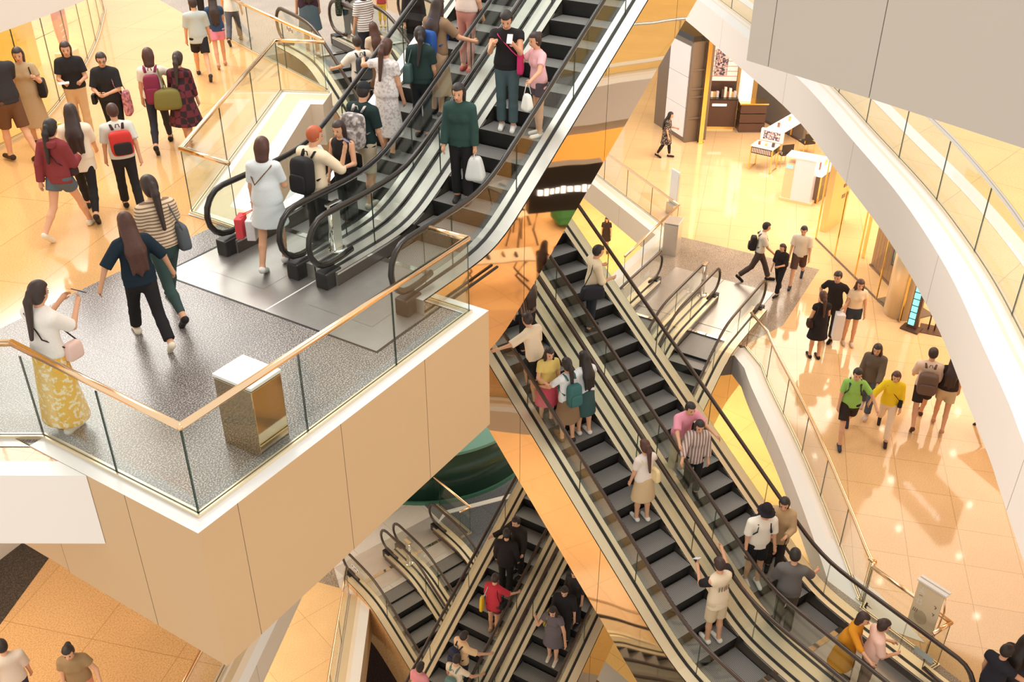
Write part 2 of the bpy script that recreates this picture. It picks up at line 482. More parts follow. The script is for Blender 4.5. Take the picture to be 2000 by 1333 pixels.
A_MID = math.radians(67.0)
d67 = Vector((math.cos(A_MID), math.sin(A_MID), 0)); n67 = Vector((-math.sin(A_MID), math.cos(A_MID), 0))
A_SM = math.radians(72.5)
d72 = Vector((math.cos(A_SM), math.sin(A_SM), 0)); n72 = Vector((-math.sin(A_SM), math.cos(A_SM), 0))
RUN = 7.0/TAN
def mid_base(w): # w measured to the right of uphill; s along downhill
    top = -d67*(-19.35)*1.0 - n67*w
    p = top-d67*RUN
    return Vector((p.x, p.y, -7.0))
def small_base(w):
    top = d72*16.75-n72*w
    p = top-d72*RUN
    return Vector((p.x, p.y, -21.0))
E_UA = Esc((10.0, 9.07, 0.0), 0.0, 7.0, 2.0, 1.8)
E_UB = Esc((10.0, 7.30, 0.0), 0.0, 7.0, 2.0, 1.8)
E_M1 = Esc(mid_base(9.19), A_MID, 7.0, 3.0, 1.9)
E_M2 = Esc(mid_base(10.97), A_MID, 7.0, 3.0, 1.9)
E_T1 = Esc((20.0-RUN, 8.79, -14.0), 0.0, 7.0, 2.0, 3.0)
E_T2 = Esc((20.0-RUN, 7.09, -14.0), 0.0, 7.0, 2.0, 3.0)
E_S1 = Esc(small_base(10.25), A_SM, 7.0, 2.0, 1.65)
E_S2 = Esc(small_base(11.95), A_SM, 7.0, 2.0, 1.65)
GU = 'escalators between the mall floors'
R_UA = make_escalator(E_UA, 'ascending escalator at the top, full of shoppers with their backs turned', None, M_RUBBER, 1, 0.235)
R_UB = make_escalator(E_UB, 'descending escalator with the tall mirrored bronze side, woman in dark green shirt riding it', None, M_RUBBER, -1, 0.235)
R_M1 = make_escalator(E_M1, 'long middle escalator carrying the two schoolgirls, left of its pair', None, M_BROWNRUB, 1, 0.25, deck=M_CHAMP)
R_M2 = make_escalator(E_M2, 'long middle escalator carrying the man in a pink shirt, right of its pair', None, M_BROWNRUB, -1, 0.25, deck=M_CHAMP, clad=M_CHAMP)
R_T1 = make_escalator(E_T1, 'escalator at the bottom centre carrying the woman in red with a yellow bag', None, M_BROWNRUB, 1, 0.21, deck=M_CHAMP, clad=M_CHAMP)
R_T2 = make_escalator(E_T2, 'escalator at the bottom centre carrying the person in a grey dress', None, M_BROWNRUB, -1, 0.21, deck=M_CHAMP)
R_S1 = make_escalator(E_S1, 'lowest escalator beside the brown tiled pit, nearest the glass corner post', None, M_BROWNRUB, 1, 0.21, deck=M_CHAMP, clad=M_ORANGE, plate=M_PLATE2)
R_S2 = make_escalator(E_S2, 'lowest escalator beside the green counter', None, M_BROWNRUB, -1, 0.21, deck=M_CHAMP, clad=M_CHAMP, plate=M_PLATE2)

# safety stickers on the end panes
M_STICK = mat('sticker_white', rgb(236, 236, 238), 0.4); M_STICKD = mat('sticker_ink', rgb(58, 58, 96), 0.5)
def sticker(root, E, u, sd, z, w=0.34, h=0.13):
    v = sd*(E.half+0.010); c = Vector((u, v, z+E.h(u)))
    mb = MB(); mb.box(tuple(c), (w, 0.002, h)); o = mb.build('sticker', M_STICK, root)
    mb = MB()
    for k in range(4): mb.box((u-w*0.36+k*w*0.24, v+sd*0.002, z+E.h(u)+(0.012 if k % 2 else -0.012)), (w*0.14, 0.002, h*0.55))
    q = mb.build('pictogram', M_STICKD, o)
sticker(R_M2, E_M2, -2.15, -1, 0.55); sticker(R_M1, E_M1, E_M1.run+1.2, 1, 0.6); sticker(R_S1, E_S1, E_S1.run+1.0, 1, 0.62); sticker(R_T1, E_T1, E_T1.run+2.0, 1, 0.62)
# ------------------------------------------------------------------ floors, slabs, copings
def slab(name, poly, z, depth, top, side=M_CREAM, bot=None):
    mb = MB(); mb.prism(poly, z-depth, z, 0, 1, 2)
    return struct(mb.build(name, [top, side, bot or M_CREAM]))
def sheet(name, poly, z, mt, t=0.006):
    """thin inlay laid on a floor"""
    mb = MB(); mb.prism(poly, z-0.02, z+t, 0, 0, 0)
    return struct(mb.build(name, [mt]))
def coping(name, glass, z, side, bands, depth, fascia=M_CREAM, joint=2.4, first=None):
    """edge of a slab outside its glass line: bands = [(width, material)], then the upright fascia; side +1: outward is left of the row"""
    mb = MB(); mats = []
    def mi(mt):
        if mt not in mats: mats.append(mt)
        return mats.index(mt)
    a = -0.06
    P = [Vector((p[0], p[1])) for p in glass]
    for w, mt in bands:
        A = offset(P, side*a); B = offset(P, side*(a+w))
        mb.strip([(p.x, p.y, z+0.012) for p in A], [(p.x, p.y, z+0.012) for p in B], mi(mt))
        a += w
    O = offset(P, side*a); Ob = offset(P, side*(a-0.004))
    # fascia in panels with fine joints
    segs = [[O[0]]]; run = 0.0 if first is None else joint-first
    for i in range(1, len(O)):
        p, q = O[i-1], O[i]; L = (q-p).length; t = 0.0
        while run+(L-t) >= joint:
            t += joint-run; c = p+(q-p)*(t/L)
            segs[-1].append(c); segs.append([c]); run = 0.0
        run += L-t; segs[-1].append(q)
    for sg in segs:
        if len(sg) < 2: continue
        # thin reveal at the start of each panel
        d = (sg[1]-sg[0]); l = d.length
        s0 = [sg[0]+d*(min(0.008, l*0.4)/max(l, 1e-6))]+sg[1:]
        mb.strip([(p.x, p.y, z+0.012) for p in s0], [(p.x, p.y, z-depth) for p in s0], mi(fascia))
    mb.strip([(p.x, p.y, z-0.0) for p in Ob], [(p.x, p.y, z-depth+0.01) for p in Ob], mi(M_JOINT))
    In = offset(P, -side*0.3)
    mb.strip([(p.x, p.y, z-depth) for p in O], [(p.x, p.y, z-depth) for p in In], mi(fascia))
    for k in (0, -1):                          # close the two ends
        mb.add([(P[k].x, P[k].y, z+0.012), (O[k].x, O[k].y, z+0.012), (O[k].x, O[k].y, z-depth), (P[k].x, P[k].y, z-depth)], [(0, 1, 2, 3)], mi(fascia))
    return struct(mb.build(name, mats))

def balustrade(label, pts, z, pane=1.45, height=1.0, rail=True, rail_pts=None, glass=M_GLASS, group=None, rad=0.036, gaps=(), rail_mat=None):
    P = [v2(p) for p in pts]
    root = thing('glass_balustrade', label, 'balustrade', (P[0].x, P[0].y, z), 0, group)
    org = Vector((P[0].x, P[0].y, z))
    # cut the row into straight runs at corners and panes along each
    cum = [0.0]
    for i in range(1, len(P)): cum.append(cum[-1]+(P[i]-P[i-1]).length)
    def point(s):
        for i in range(1, len(P)):
            if s <= cum[i]+1e-9:
                return P[i-1]+(P[i]-P[i-1])*((s-cum[i-1])/max(1e-9, cum[i]-cum[i-1]))
        return P[-1]
    corners = [0.0]
    for i in range(1, len(P)-1):
        a = (P[i]-P[i-1]).angle_signed(P[i+1]-P[i]) if hasattr(Vector, 'angle_signed') else 0
        if abs(a) > 0.35: corners.append(cum[i])
    corners.append(cum[-1])
    cuts = []
    for a, b in zip(corners, corners[1:]):
        n = max(1, round((b-a)/pane))
        cuts += [(a+(b-a)*k/n, a+(b-a)*(k+1)/n) for k in range(n)]
    for a, b in cuts:
        ss = sorted(set([a+0.008, b-0.008]+[c for c in cum if a+0.01 < c < b-0.01]))
        Q = [point(s) for s in ss]
        A = offset(Q, 0.007) if len(Q) > 1 else Q; B = offset(Q, -0.007)
        mb = MB()
        for R in (A, B):
            mb.strip([(p.x-org.x, p.y-org.y, height-0.02) for p in R], [(p.x-org.x, p.y-org.y, 0.02) for p in R], 0)
        for k in (0, -1):
            mb.add([(A[k].x-org.x, A[k].y-org.y, height-0.02), (B[k].x-org.x, B[k].y-org.y, height-0.02),
                    (B[k].x-org.x, B[k].y-org.y, 0.02), (A[k].x-org.x, A[k].y-org.y, 0.02)], [(0, 1, 2, 3)], 1)
        mb.build('glass_pane', [glass, M_EDGE], root)
    mb = MB()
    A = offset(P, 0.028); B = offset(P, -0.028)
    for R, q in ((A, 1), (B, -1)):
        mb.strip([(p.x-org.x, p.y-org.y, 0.045) for p in R], [(p.x-org.x, p.y-org.y, 0.0) for p in R], 0)
    mb.strip([(p.x-org.x, p.y-org.y, 0.045) for p in A], [(p.x-org.x, p.y-org.y, 0.045) for p in offset(P, 0.009)], 0)
    mb.strip([(p.x-org.x, p.y-org.y, 0.045) for p in B], [(p.x-org.x, p.y-org.y, 0.045) for p in offset(P, -0.009)], 0)
    mb.build('base_channel', M_CHAMP, root)
    if rail:
        R = [v2(p) for p in (rail_pts or pts)]
        run = [R[0]]; runs = []
        for i in range(1, len(R)):
            run.append(R[i])
            if i < len(R)-1 and abs((R[i]-R[i-1]).angle_signed(R[i+1]-R[i])) > 0.35:
                runs.append(run); run = [R[i]]
        runs.append(run)
        mb = MB()
        for rn in runs:
            mb.tube([(p.x-org.x, p.y-org.y, height+0.012) for p in rn], rad, 12)
        for rn in runs[1:]:
            p = rn[0]; mb.lathe([(0.001, -rad), (rad*0.7, -rad*0.7), (rad, 0), (rad*0.7, rad*0.7), (0.001, rad)], (p.x-org.x, p.y-org.y, height+0.012), 12)
        mb.build('handrail', rail_mat or M_BRONZE, root, True)
    return root

PX, PY = 4.28, 6.0
# --- level of the big platform (z = 0)
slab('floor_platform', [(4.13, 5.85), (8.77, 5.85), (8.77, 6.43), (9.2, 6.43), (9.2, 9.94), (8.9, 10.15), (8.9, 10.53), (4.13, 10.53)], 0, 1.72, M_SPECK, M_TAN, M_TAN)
E0 = [(4.13, 5.85), (8.77, 5.85)]
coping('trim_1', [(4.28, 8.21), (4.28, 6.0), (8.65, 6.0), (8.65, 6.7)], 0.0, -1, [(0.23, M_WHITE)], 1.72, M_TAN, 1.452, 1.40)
sheet('trim_2', [(7.35, 6.41), (9.2, 6.44), (9.2, 8.155), (7.35, 8.155)], 0, M_PLATE)
sheet('trim_3', [(7.35, 8.17), (9.2, 8.17), (9.2, 9.93), (7.35, 9.98)], 0, M_PLATE)
mb = MB(); mb.prism([(7.325, 6.38), (9.9, 6.38), (9.9, 6.41), (7.355, 6.41), (7.355, 9.98), (9.9, 9.98), (9.9, 10.01), (7.325, 10.01)], -0.02, 0.004)
mb.prism([(7.355, 8.152), (8.5, 8.152), (8.5, 8.173), (7.355, 8.173)], -0.02, 0.0075, 1, 1, 1)
struct(mb.build('trim_4', [M_GASKET, M_WHITE]))
def S67(s, w): p = d67*s-n67*w; return (p.x, p.y)
slab('floor_upper_gallery', [(3.2, 10.53), (8.9, 10.53), (8.9, 11.1), (13.94, 14.09), (14.42, 13.2), (15.72, 16.7), S67(40, 7.85), (8, 50), (-12, 40), (-4, 20), (0.2, 14.6)], 0, 0.7, M_GOLD)
slab('floor_upper_landing', [S67(21.0, 7.87), S67(40, 7.87), S67(40, 17), S67(24.5, 17), S67(24.5, 12.4), S67(21.0, 12.4)], -0.001, 0.7, M_TAUPE)
# coping along the gallery edge
GA = [(8.9, 10.53), (8.9, 11.1), (13.94, 14.09), (14.42, 13.2)]
coping('trim_5', [(8.9, 10.1)]+GA[1:], 0, -1, [(0.20, M_WHITE), (0.34, M_SAND), (0.26, M_WHITE)], 0.8, M_CREAM, 3)
# left neighbour slab that butts against the platform side
LG = [(4.28, 8.21), (4.04, 8.59), (3.0, 10.25), (-1.0, 16.6)]
def nb(d):                                      # row of the neighbour slab's edge, d outside its glass; it starts at the platform's side
    p = Vector((4.13-0.85*d, 8.38-0.53*d)); k = (4.105-p.x)/0.53
    q = Vector((4.105, p.y-0.85*k)); return [q, Vector((p.x-0.53*9, p.y+0.85*9))]
slab('floor_neighbour', [(4.13, 8.40), (4.13, 10.53), (2.72, 10.53)], -0.002, 0.7, M_SPECK)
mb = MB()
for d0, d1, zz, k in ((-0.05, 0.12, 0.012, 0), (0.12, 0.35, 0.004, 1), (0.35, 0.57, 0.012, 0)):
    mb.strip([(p.x, p.y, zz) for p in nb(d0)], [(p.x, p.y, zz) for p in nb(d1)], k)
O = nb(0.57); I = nb(0.0)
mb.strip([(p.x, p.y, 0.012) for p in O], [(p.x, p.y, -0.86) for p in O], 2)
mb.strip([(p.x, p.y, -0.86) for p in O], [(p.x, p.y, -0.86) for p in nb(-1.5)], 2)
mb.add([(O[0].x, O[0].y, 0.012), (I[0].x, I[0].y, 0.012), (I[0].x, I[0].y, -0.86), (O[0].x, O[0].y, -0.86)], [(0, 1, 2, 3)], 2)
struct(mb.build('trim_6', [M_WHITE, M_ORANGE, M_BLUSH]))
# right curved gallery (z = 0)
RC = [(27.6, 11.75), (25.86, 10.24), (23.36, 8.19), (20.3, 5.69), (17.37, 3.8), (15.08, 2.37), (12.97, 1.27), (11.17, 0.51), (10.11, 0.07), (9.43, -0.18), (7.0, -1.1)]
RCS = [(p.x, p.y) for p in arc([(a, b, 0) for a, b in RC], 6)]
RG = [(p.x, p.y) for p in offset(RCS, -0.47)] if False else None
o1 = offset(RCS, -0.50); o2 = offset(RCS, 0.50)
RG = o1 if (o1[20].y < v2(RCS[20]).y) else o2       # the glass line stands inside the edge
RSIDE = -1 if RG is o2 else 1
RGI = [(p.x, p.y) for p in RG]
slab('floor_right_gallery', [(p[0], p[1]) for p in offset([v2(p) for p in RGI], -RSIDE*0.02)]+[(7, -16), (46, -16), (46, 20), (30, 14.5)], 0, 0.72, M_YELLOW, M_CREAM, M_CREAM)
coping('trim_7', RGI, 0, RSIDE, [(0.20, M_BLUSH), (0.06, M_CREAM), (0.30, M_WHITE)], 0.76, M_BLUSH, 4.4)
balustrade('long curved glass balustrade with a steel handrail on the white curved gallery', RGI, 0, 1.75, glass=M_GLASSW, rail_mat=M_CHROME)
mb = MB(); K = [v2(p) for p in RCS[:26]]
for a_, b_, k in ((0.55, 0.9, 1), (0.9, 1.25, 0)):
    A = offset(K, -RSIDE*a_); mb.strip([(p.x, p.y, -0.70) for p in A], [(p.x, p.y, -0.80-(0.5 if k == 0 else 0.12)) for p in A], k)
    B = offset(K, -RSIDE*(a_+0.4)); zz = -0.80-(0.5 if k == 0 else 0.12); mb.strip([(p.x, p.y, zz) for p in A], [(p.x, p.y, zz) for p in B], k)
struct(mb.build('ceiling_bulkhead', [M_CREAM, M_JOINT]))
# pale cream and tan paving bands on that gallery
RB = [v2(p) for p in RGI]
for k, (a, b, mt) in enumerate(((0.55, 0.80, M_WHITE),)):
    A = offset(RB, -RSIDE*a); B = offset(RB, -RSIDE*b)
    mb = MB(); mb.strip([(p.x, p.y, 0.004) for p in A], [(p.x, p.y, 0.004) for p in B]); struct(mb.build('trim_8', mt))

# --- one level down (z = -7)
LB = [(4.2, 8.66), (6.59, 9.68), (7.2, 9.94), (14.5, 13.05)]
slab('floor_left_lower', [(4.2, 8.66), (14.5, 13.05), (16, 40), (-14, 40), (-14, 8.66)], -7, 0.5, M_ORANGE)
coping('trim_9', LB, -7, -1, [(0.16, M_CREAM), (0.12, M_CHAMP), (0.12, M_CREAM), (0.16, M_WHITE)], 0.55, M_CREAM, 3)
balustrade('glass balustrade with a bronze handrail at the bottom left beneath the platform', LB, -7, 1.5, glass=M_GLASSW)
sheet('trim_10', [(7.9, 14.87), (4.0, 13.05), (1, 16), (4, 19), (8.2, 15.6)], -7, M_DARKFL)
LG1 = [(22.0, 10.16), (25.93, 10.26), (28.95, 14.5), (34, 22)]
RL = [(21.3, 6.25), (20.18, 5.92), (19.24, 5.33), (17.48, 4.1), (16.07, 3.19), (14.7, 2.35), (13.61, 1.69), (13.42, 1.36)]
RLS = [(p.x, p.y) for p in arc([(a, b, 0) for a, b in RL[1:]], 6)]
q1 = offset(RLS, 0.42); q2 = offset(RLS, -0.42)
RLG = q1 if q1[12].y < v2(RLS[12]).y else q2
LSIDE = -1 if RLG is q1 else 1
RLGI = [(p.x, p.y) for p in RLG]
RLGI = [(20.9, 6.12)]+RLGI[1:-1]+[(13.70, 1.30), (13.12, -0.10), (12.72, 0.10)]
slab('floor_right_lower', [(21.0, 10.16), (25.93, 10.26), (28.95, 14.5), (34, 22), (60, 40), (60, -20), (2, -20), (2, -2), (6.5, 3.2)]+[S67(6.4, 8.2), S67(6.4, 12.0)]+RLGI[-3::-1]+[(21.0, 6.2)], -7, 0.5, M_GOLD2)
coping('trim_11', RLGI[:-2], -7, LSIDE, [(0.16, M_CREAM), (0.10, M_BLUSH), (0.24, M_WHITE)], 0.55, M_BLUSH, 3.2)
balustrade('curved glass balustrade with a bronze handrail edging the right lower floor', RLGI, -7, 1.5, glass=M_GLASSW)
coping('trim_12', LG1, -7, 1, [(0.16, M_WHITE), (0.2, M_CREAM), (0.25, M_WHITE)], 0.75, M_CREAM, 3)
balustrade('glass balustrade with a bronze handrail beside the steel bin on the right lower floor', [(22.0, 10.1), (25.93, 10.26), (26.2, 10.62), (28.88, 14.45), (34, 22)], -7, 1.5, glass=M_GLASSW)
slab('floor_granite_landing', [(20.95, 10.2), (25.95, 10.27), (26.07, 5.86), (22.46, 5.70), (20.95, 6.2)], -6.997, 0.45, M_TAUPE)
sheet('trim_25', [(13.40, 1.33), (13.61, 1.69), (14.7, 2.35), (15.2, 2.25), (14.0, 1.40), (13.70, 1.22)], -7, M_WHITE, 0.013)
sheet('trim_13', [(21.4, 6.5), (24.0, 6.5), (24.0, 7.93), (21.4, 7.93)], -6.99, M_PLATE)
sheet('trim_14', [(21.4, 7.95), (24.0, 7.95), (24.0, 9.4), (21.4, 9.4)], -6.99, M_PLATE)
sheet('trim_15', [S67(3.2, 8.3), S67(6.2, 8.3), S67(6.2, 11.85), S67(3.2, 11.85)], -6.99, M_PLATE)
sheet('trim_16', [S67(2.0, 11.85), S67(7.4, 11.85), S67(7.4, 12.15), S67(2.0, 12.15)], -6.99, M_TAUPE)

# --- two levels down (z = -14)
slab('floor_amber_lower', [(8.0, 9.6), (11.0, 11.75), (14.11, 13.85), (14.16, 14.3), (14.9, 16.2), (22, 40), (-5, 40), (-5, 9.6)], -14, 0.9, M_AMBER)
slab('floor_pale_lower', [(14.11, 13.80), (14.35, 13.32), (17.38, 12.38), (18.35, 14.9), (19.0, 16.5), (24, 30), (19, 31), (14.9, 16.2), (14.16, 14.3)], -14.001, 0.9, M_PALETILE, M_TAN, M_TAN)
sheet('trim_17', [(14.16, 14.38), (14.67, 15.02), (14.5, 15.6), (14.0, 15.1)], -14, M_TAUPE)
sheet('trim_18', [(14.67, 15.02), (17.89, 13.98), (17.45, 12.55), (14.35, 13.5)], -14, M_PLATE2, 0.004)
slab('floor_slate_lower', [(17.38, 12.38), (18.35, 14.9), (19.0, 16.5), (24, 30), (30, 30), (24.5, 15), (21.3, 11.85), (17.0, 10.8)], -14, 0.9, M_SLATE)
slab('floor_yellow_lower', [(17.0, 10.8), (21.3, 11.85), (24.5, 15), (30, 30), (64, 40), (64, -20), (6, -20), (6, 4.5), (15.0, 4.5)], -14, 0.9, M_YELLOW)
coping('trim_19', [(14.11, 13.99), (13.34, 13.48), (10.99, 11.93), (7.0, 9.3)], -14, 1, [(0.12, M_CREAM), (0.18, M_CHAMP), (0.1, M_CREAM), (0.26, M_WHITE)], 0.95, M_TAN, 4)
balustrade('glass balustrade with a bronze handrail beside the brown tiled pit, bottom of the picture', [(14.11, 13.99), (13.34, 13.48), (10.99, 11.93), (7.0, 9.3)], -14, 1.6, glass=M_GLASSW)
balustrade('short glass balustrade with a bronze handrail in front of the dark green counter', [(19.5, 16.8), (18.52, 14.47), (17.89, 12.55), (17.55, 12.68)], -14, 1.3)
sheet('trim_20', [(17.6, 13.6), (18.28, 13.76), (20.4, 12.2), (20.3, 12.05), (18.2, 13.62)], -14, M_WHITE, 0.02)
# --- lowest floor (z = -21)
slab('floor_brown_lowest', [(-5, -12), (40, -12), (40, 45), (-5, 45)], -21, 0.3, M_BROWNTILE)
sheet('trim_21', [(18.6, 16.2), (17.3, 14.2), (16.0, 13.1), (20, 6), (26, 9)], -21, M_ORANGE)

# glass edge of the big platform
balustrade('big glass balustrade with a bronze handrail round the speckled granite platform corner', [(4.04, 8.59), (4.28, 8.21), (4.28, 6.0), (8.65, 6.0), (8.65, 6.66)], 0.0, 1.46, 1.0, rail_pts=[(3.0, 10.25), (4.36, 8.44), (4.28, 6.0), (8.65, 6.0), (8.65, 6.55)])
balustrade('glass balustrade with a bronze handrail along the gallery where shoppers stroll', [(8.86, 10.12), (8.9, 11.12), (13.94, 14.09), (14.36, 13.2)], 0.0, 1.7)
balustrade('glass balustrade with a bronze handrail beside the landing above the long escalators', [(14.48, 13.38), (15.72, 16.61), (16.4, 18.3)], 0.0, 1.7)
balustrade('glass balustrade running out of the left edge beside the photographing woman', LG[1:], 0.0, 1.7, rail=False)

# --- big beige clad beam of the floor above at the upper right, white slab corner at the upper left
a_, b_ = Vector((7.17, 2.42, 0)), Vector((6.29, 0.38, 0))
dd = (b_-a_).normalized(); nn = Vector((dd.y, -dd.x, 0))
if nn.x < 0: nn = -nn
def beam(name, pts, z0, z1, thick, nrm, mt, joints):
    mb = MB()
    A = [Vector((p[0], p[1], 0)) for p in pts]
    for i in range(len(A)-1):
        p, q = A[i], A[i+1]; d = (q-p).normalized()
        p2, q2 = p+d*0.004, q-d*0.004
        mb.prism([(p2.x, p2.y), (q2.x, q2.y), (q2.x+nrm.x*thick, q2.y+nrm.y*thick), (p2.x+nrm.x*thick, p2.y+nrm.y*thick)], z0, z1, 0, 0, 0)
    p, q = A[0]+nrm*0.06, A[-1]+nrm*0.06
    mb.prism([(p.x, p.y), (q.x, q.y), (q.x+nrm.x*(thick-.02), q.y+nrm.y*(thick-.02)), (p.x+nrm.x*(thick-.02), p.y+nrm.y*(thick-.02))], z0+0.01, z1-0.01, 1, 1, 1)
    return struct(mb.build(name, [mt, M_JOINT]))
beam('trim_22', [a_, at(1500, 131, 4.0), at(1697, 192, 4.0), b_, b_+dd*1.2], 4.0, 7.0, 0.8, nn, M_GREIGE, None)
TL = [at(-160, 105, 4.0), at(0, 64, 4.0), at(90, 31, 4.0), at(165, 1, 4.0), at(240, -30, 4.0), at(330, -75, 4.0)]
mb = MB(); back = [(2.2, 10.0), (1.0, 6.5)]
nb = Vector((-0.35, 0.94))
mb.prism([(p.x, p.y) for p in TL]+[(TL[-1].x-0.3, TL[-1].y+2.5), (TL[0].x-0.3, TL[0].y+2.5)], 4.0, 5.9, 0, 1, 1)
struct(mb.build('trim_23', [M_WHITE, M_BLUSH]))
# ------------------------------------------------------------------ furniture and fittings
Z1, Z2 = -7.0, -14.0
def seg_box(root, name, pl, pr, z, depth, h, mt, z0=0.0, inset=0.0, bevel=0.0):
    """box whose front foot runs from photo point pl to pr on the floor z and goes back from there"""
    a, b = at(*pl, z), at(*pr, z)
    d = (b-a); d.z = 0; L = d.length; d.normalize(); n = Vector((-d.y, d.x, 0))
    if n.dot(a-CAM) < 0: n = -n
    c = (a+b)/2+n*(depth/2+inset)+Vector((0, 0, z0+h/2))
    mb = MB(); M = Matrix((d, n, Vector((0, 0, 1)))).transposed()
    mb.box((0, 0, 0), (L, depth, h), 0, 0, M)
    mb.v = [(p[0]+c.x-root.location.x, p[1]+c.y-root.location.y, p[2]+c.z-root.location.z) for p in mb.v]
    return mb.build(name, mt, root, False, None, bevel)
class Fr:
    """local frame on a floor: x along the front (photo left to right), y away, z up"""
    def __init__(s, name, label, cat, pl, pr, z, group=None):
        a, b = at(*pl, z), at(*pr, z); d = b-a; d.z = 0; s.L = d.length; d.normalize(); n = Vector((-d.y, d.x, 0))
        if n.dot(a-CAM) < 0: n = -n
        s.root = thing(name, label, cat, (a.x, a.y, z), 0, group)
        M = Matrix((d, n, Vector((0, 0, 1)))).transposed()
        s.root.rotation_euler = M.to_euler() if M.determinant() > 0 else (0, 0, math.atan2(d.y, d.x))
        s.flip = M.determinant() < 0
    def box(s, name, x0, x1, y0, y1, z0, z1, mt, bevel=0.0, par=None):
        mb = MB(); mb.box(((x0+x1)/2, (y0+y1)/2, (z0+z1)/2), (abs(x1-x0), abs(y1-y0), abs(z1-z0)))
        return mb.build(name, mt, par or s.root, False, None, bevel)
    def tube(s, name, pts, r, mt, n=8, par=None):
        mb = MB(); mb.tube(pts, r, n); return mb.build(name, mt, par or s.root, True)

# steel bins -------------------------------------------------------
def bin_(label, cx, cy, z, w, d, h, rz, hole):
    r = thing('litter_bin', label, 'bin', (cx, cy, z), rz)
    mb = MB(); mb.box((0, 0, h/2-0.02), (w, d, h-0.04)); mb.build('body', M_STEEL if hole else M_BINS, r, False, None, 0.008)
    mb = MB(); mb.box((0, 0, h-0.01), (w+0.012, d+0.012, 0.035)); mb.build('lid', M_WHITE if not hole else M_STEEL, r, False, None, 0.006)
    if hole:
        mb = MB(); mb.box((w/2+0.002, 0, h*0.78), (0.012, d*0.5, h*0.26)); mb.build('opening', M_BLACK, r)
    mb = MB(); mb.box((0, 0, 0.015), (w-0.04, d-0.04, 0.03)); mb.build('plinth', M_BLACK, r)
    return r
bin_('tall polished steel litter bin standing behind the glass corner of the platform', 5.40, 6.37, 0, 0.40, 0.50, 0.82, 0.0, False)
bin_('steel litter bin with a dark opening at the granite landing of the right floor', 24.85, 9.93, Z1, 0.55, 0.42, 1.02, 0.15, True)

# posts between the paired handrails ------------------------------
def post(label, P, h, rz):
    r = thing('barrier_post', label, 'post', P, rz)
    mb = MB(); mb.box((0, 0, h/2+0.03), (0.16, 0.06, h)); mb.build('panel', M_STEEL, r, False, None, 0.012)
    mb = MB(); mb.tube([(-0.085, 0, 0.03), (-0.085, 0, h+0.03)], 0.03, 12); mb.build('tube', M_CHROME, r, True)
    mb = MB(); mb.lathe([(0.13, 0), (0.13, 0.02), (0.09, 0.035), (0.02, 0.036)], (0, 0, 0), 20); mb.build('foot', M_CHROME, r, True)
    mb = MB(); mb.box((0, 0, h+0.045), (0.24, 0.09, 0.03)); mb.build('cap', M_CHROME, r)
post('shiny steel post between the handrails at the foot of the first escalators', at(660, 488, 0.2), 0.62, 0.0)
post('steel post between the handrails on the grey granite landing of the right floor', at(1371, 577, Z1+0.2), 0.9, 0.0)
post('brass coloured steel post between the handrails of the lowest escalators', at(799, 1100, Z2+0.2), 0.75, A_SM)

# sign stand at the bottom right ----------------------------------
f = Fr('sign_stand', 'cream notice board on a bent stand at the glass corner near the bottom right', 'sign', (1770, 1216), (1818, 1248), -6.35)
M_BOARD = mat('cream_board', rgb(240, 220, 184), 0.5)
M_INK = mat('white_print', rgb(255, 252, 244), 0.5)
M_INK2 = mat('brown_print', rgb(120, 92, 70), 0.6)
M_GREYP = mat('grey_print', rgb(206, 186, 152), 0.6)
W = f.L
brd = f.box('board', 0, W, 0, 0.03, 0.02, 0.95, M_BOARD, 0.008)
f.box('top_bar', -0.02, W+0.04, -0.02, 0.05, 0.95, 0.98, M_WHITE)
f.box('top_bar', -0.02, W+0.04, 0.08, 0.13, 0.95, 0.98, M_WHITE)
mb = MB()
def stroke(mb, pts, w=0.012, y=-0.003):
    for p, q in zip(pts, pts[1:]):
        d = Vector((q[0]-p[0], 0, q[1]-p[1])); L = d.length; d.normalize(); n = Vector((-d.z, 0, d.x))*w/2
        A, B = Vector((p[0], y, p[1])), Vector((q[0], y, q[1]))
        mb.add([A+n, B+n, B-n, A-n], [(0, 1, 2, 3)])
x0, z0 = 0.05, 0.80
stroke(mb, [(x0, z0), (x0+0.10, z0+0.02)]); stroke(mb, [(x0+0.05, z0+0.07), (x0+0.05, z0-0.05)]); stroke(mb, [(x0+0.05, z0), (x0, z0-0.06)]); stroke(mb, [(x0+0.05, z0), (x0+0.10, z0-0.06)])
stroke(mb, [(x0, z0-0.22), (x0+0.09, z0-0.20)]); stroke(mb, [(x0+0.03, z0-0.16), (x0+0.02, z0-0.30)]); stroke(mb, [(x0+0.07, z0-0.17), (x0+0.09, z0-0.28), (x0+0.03, z0-0.28)])
mb.build('lettering', M_INK, brd)
mb = MB()
for k in range(3): stroke(mb, [(x0+0.03*k, z0-0.40), (x0-0.01+0.03*k, z0-0.48)], 0.01)
stroke(mb, [(x0+0.02, z0-0.11), (x0+0.08, z0-0.10)], 0.012)
stroke(mb, [(W-0.10, 0.66), (W-0.06, 0.64), (W-0.08, 0.60)], 0.014); stroke(mb, [(W-0.10, 0.50), (W-0.07, 0.47)], 0.01); stroke(mb, [(W-0.06, 0.50), (W-0.08, 0.44)], 0.01)
mb.build('small_lettering', M_INK2, brd)
mb = MB()
P5 = [(W*0.42+0.11*math.cos(a)*(1 if abs(math.sin(a)) < .9 else .8), 0.27+0.14*math.sin(a)) for a in [k*PI/6 for k in range(12)]]
mb.add([(x, -0.003, z) for x, z in P5], [list(range(12))]); mb.build('emblem', M_GREYP, brd)
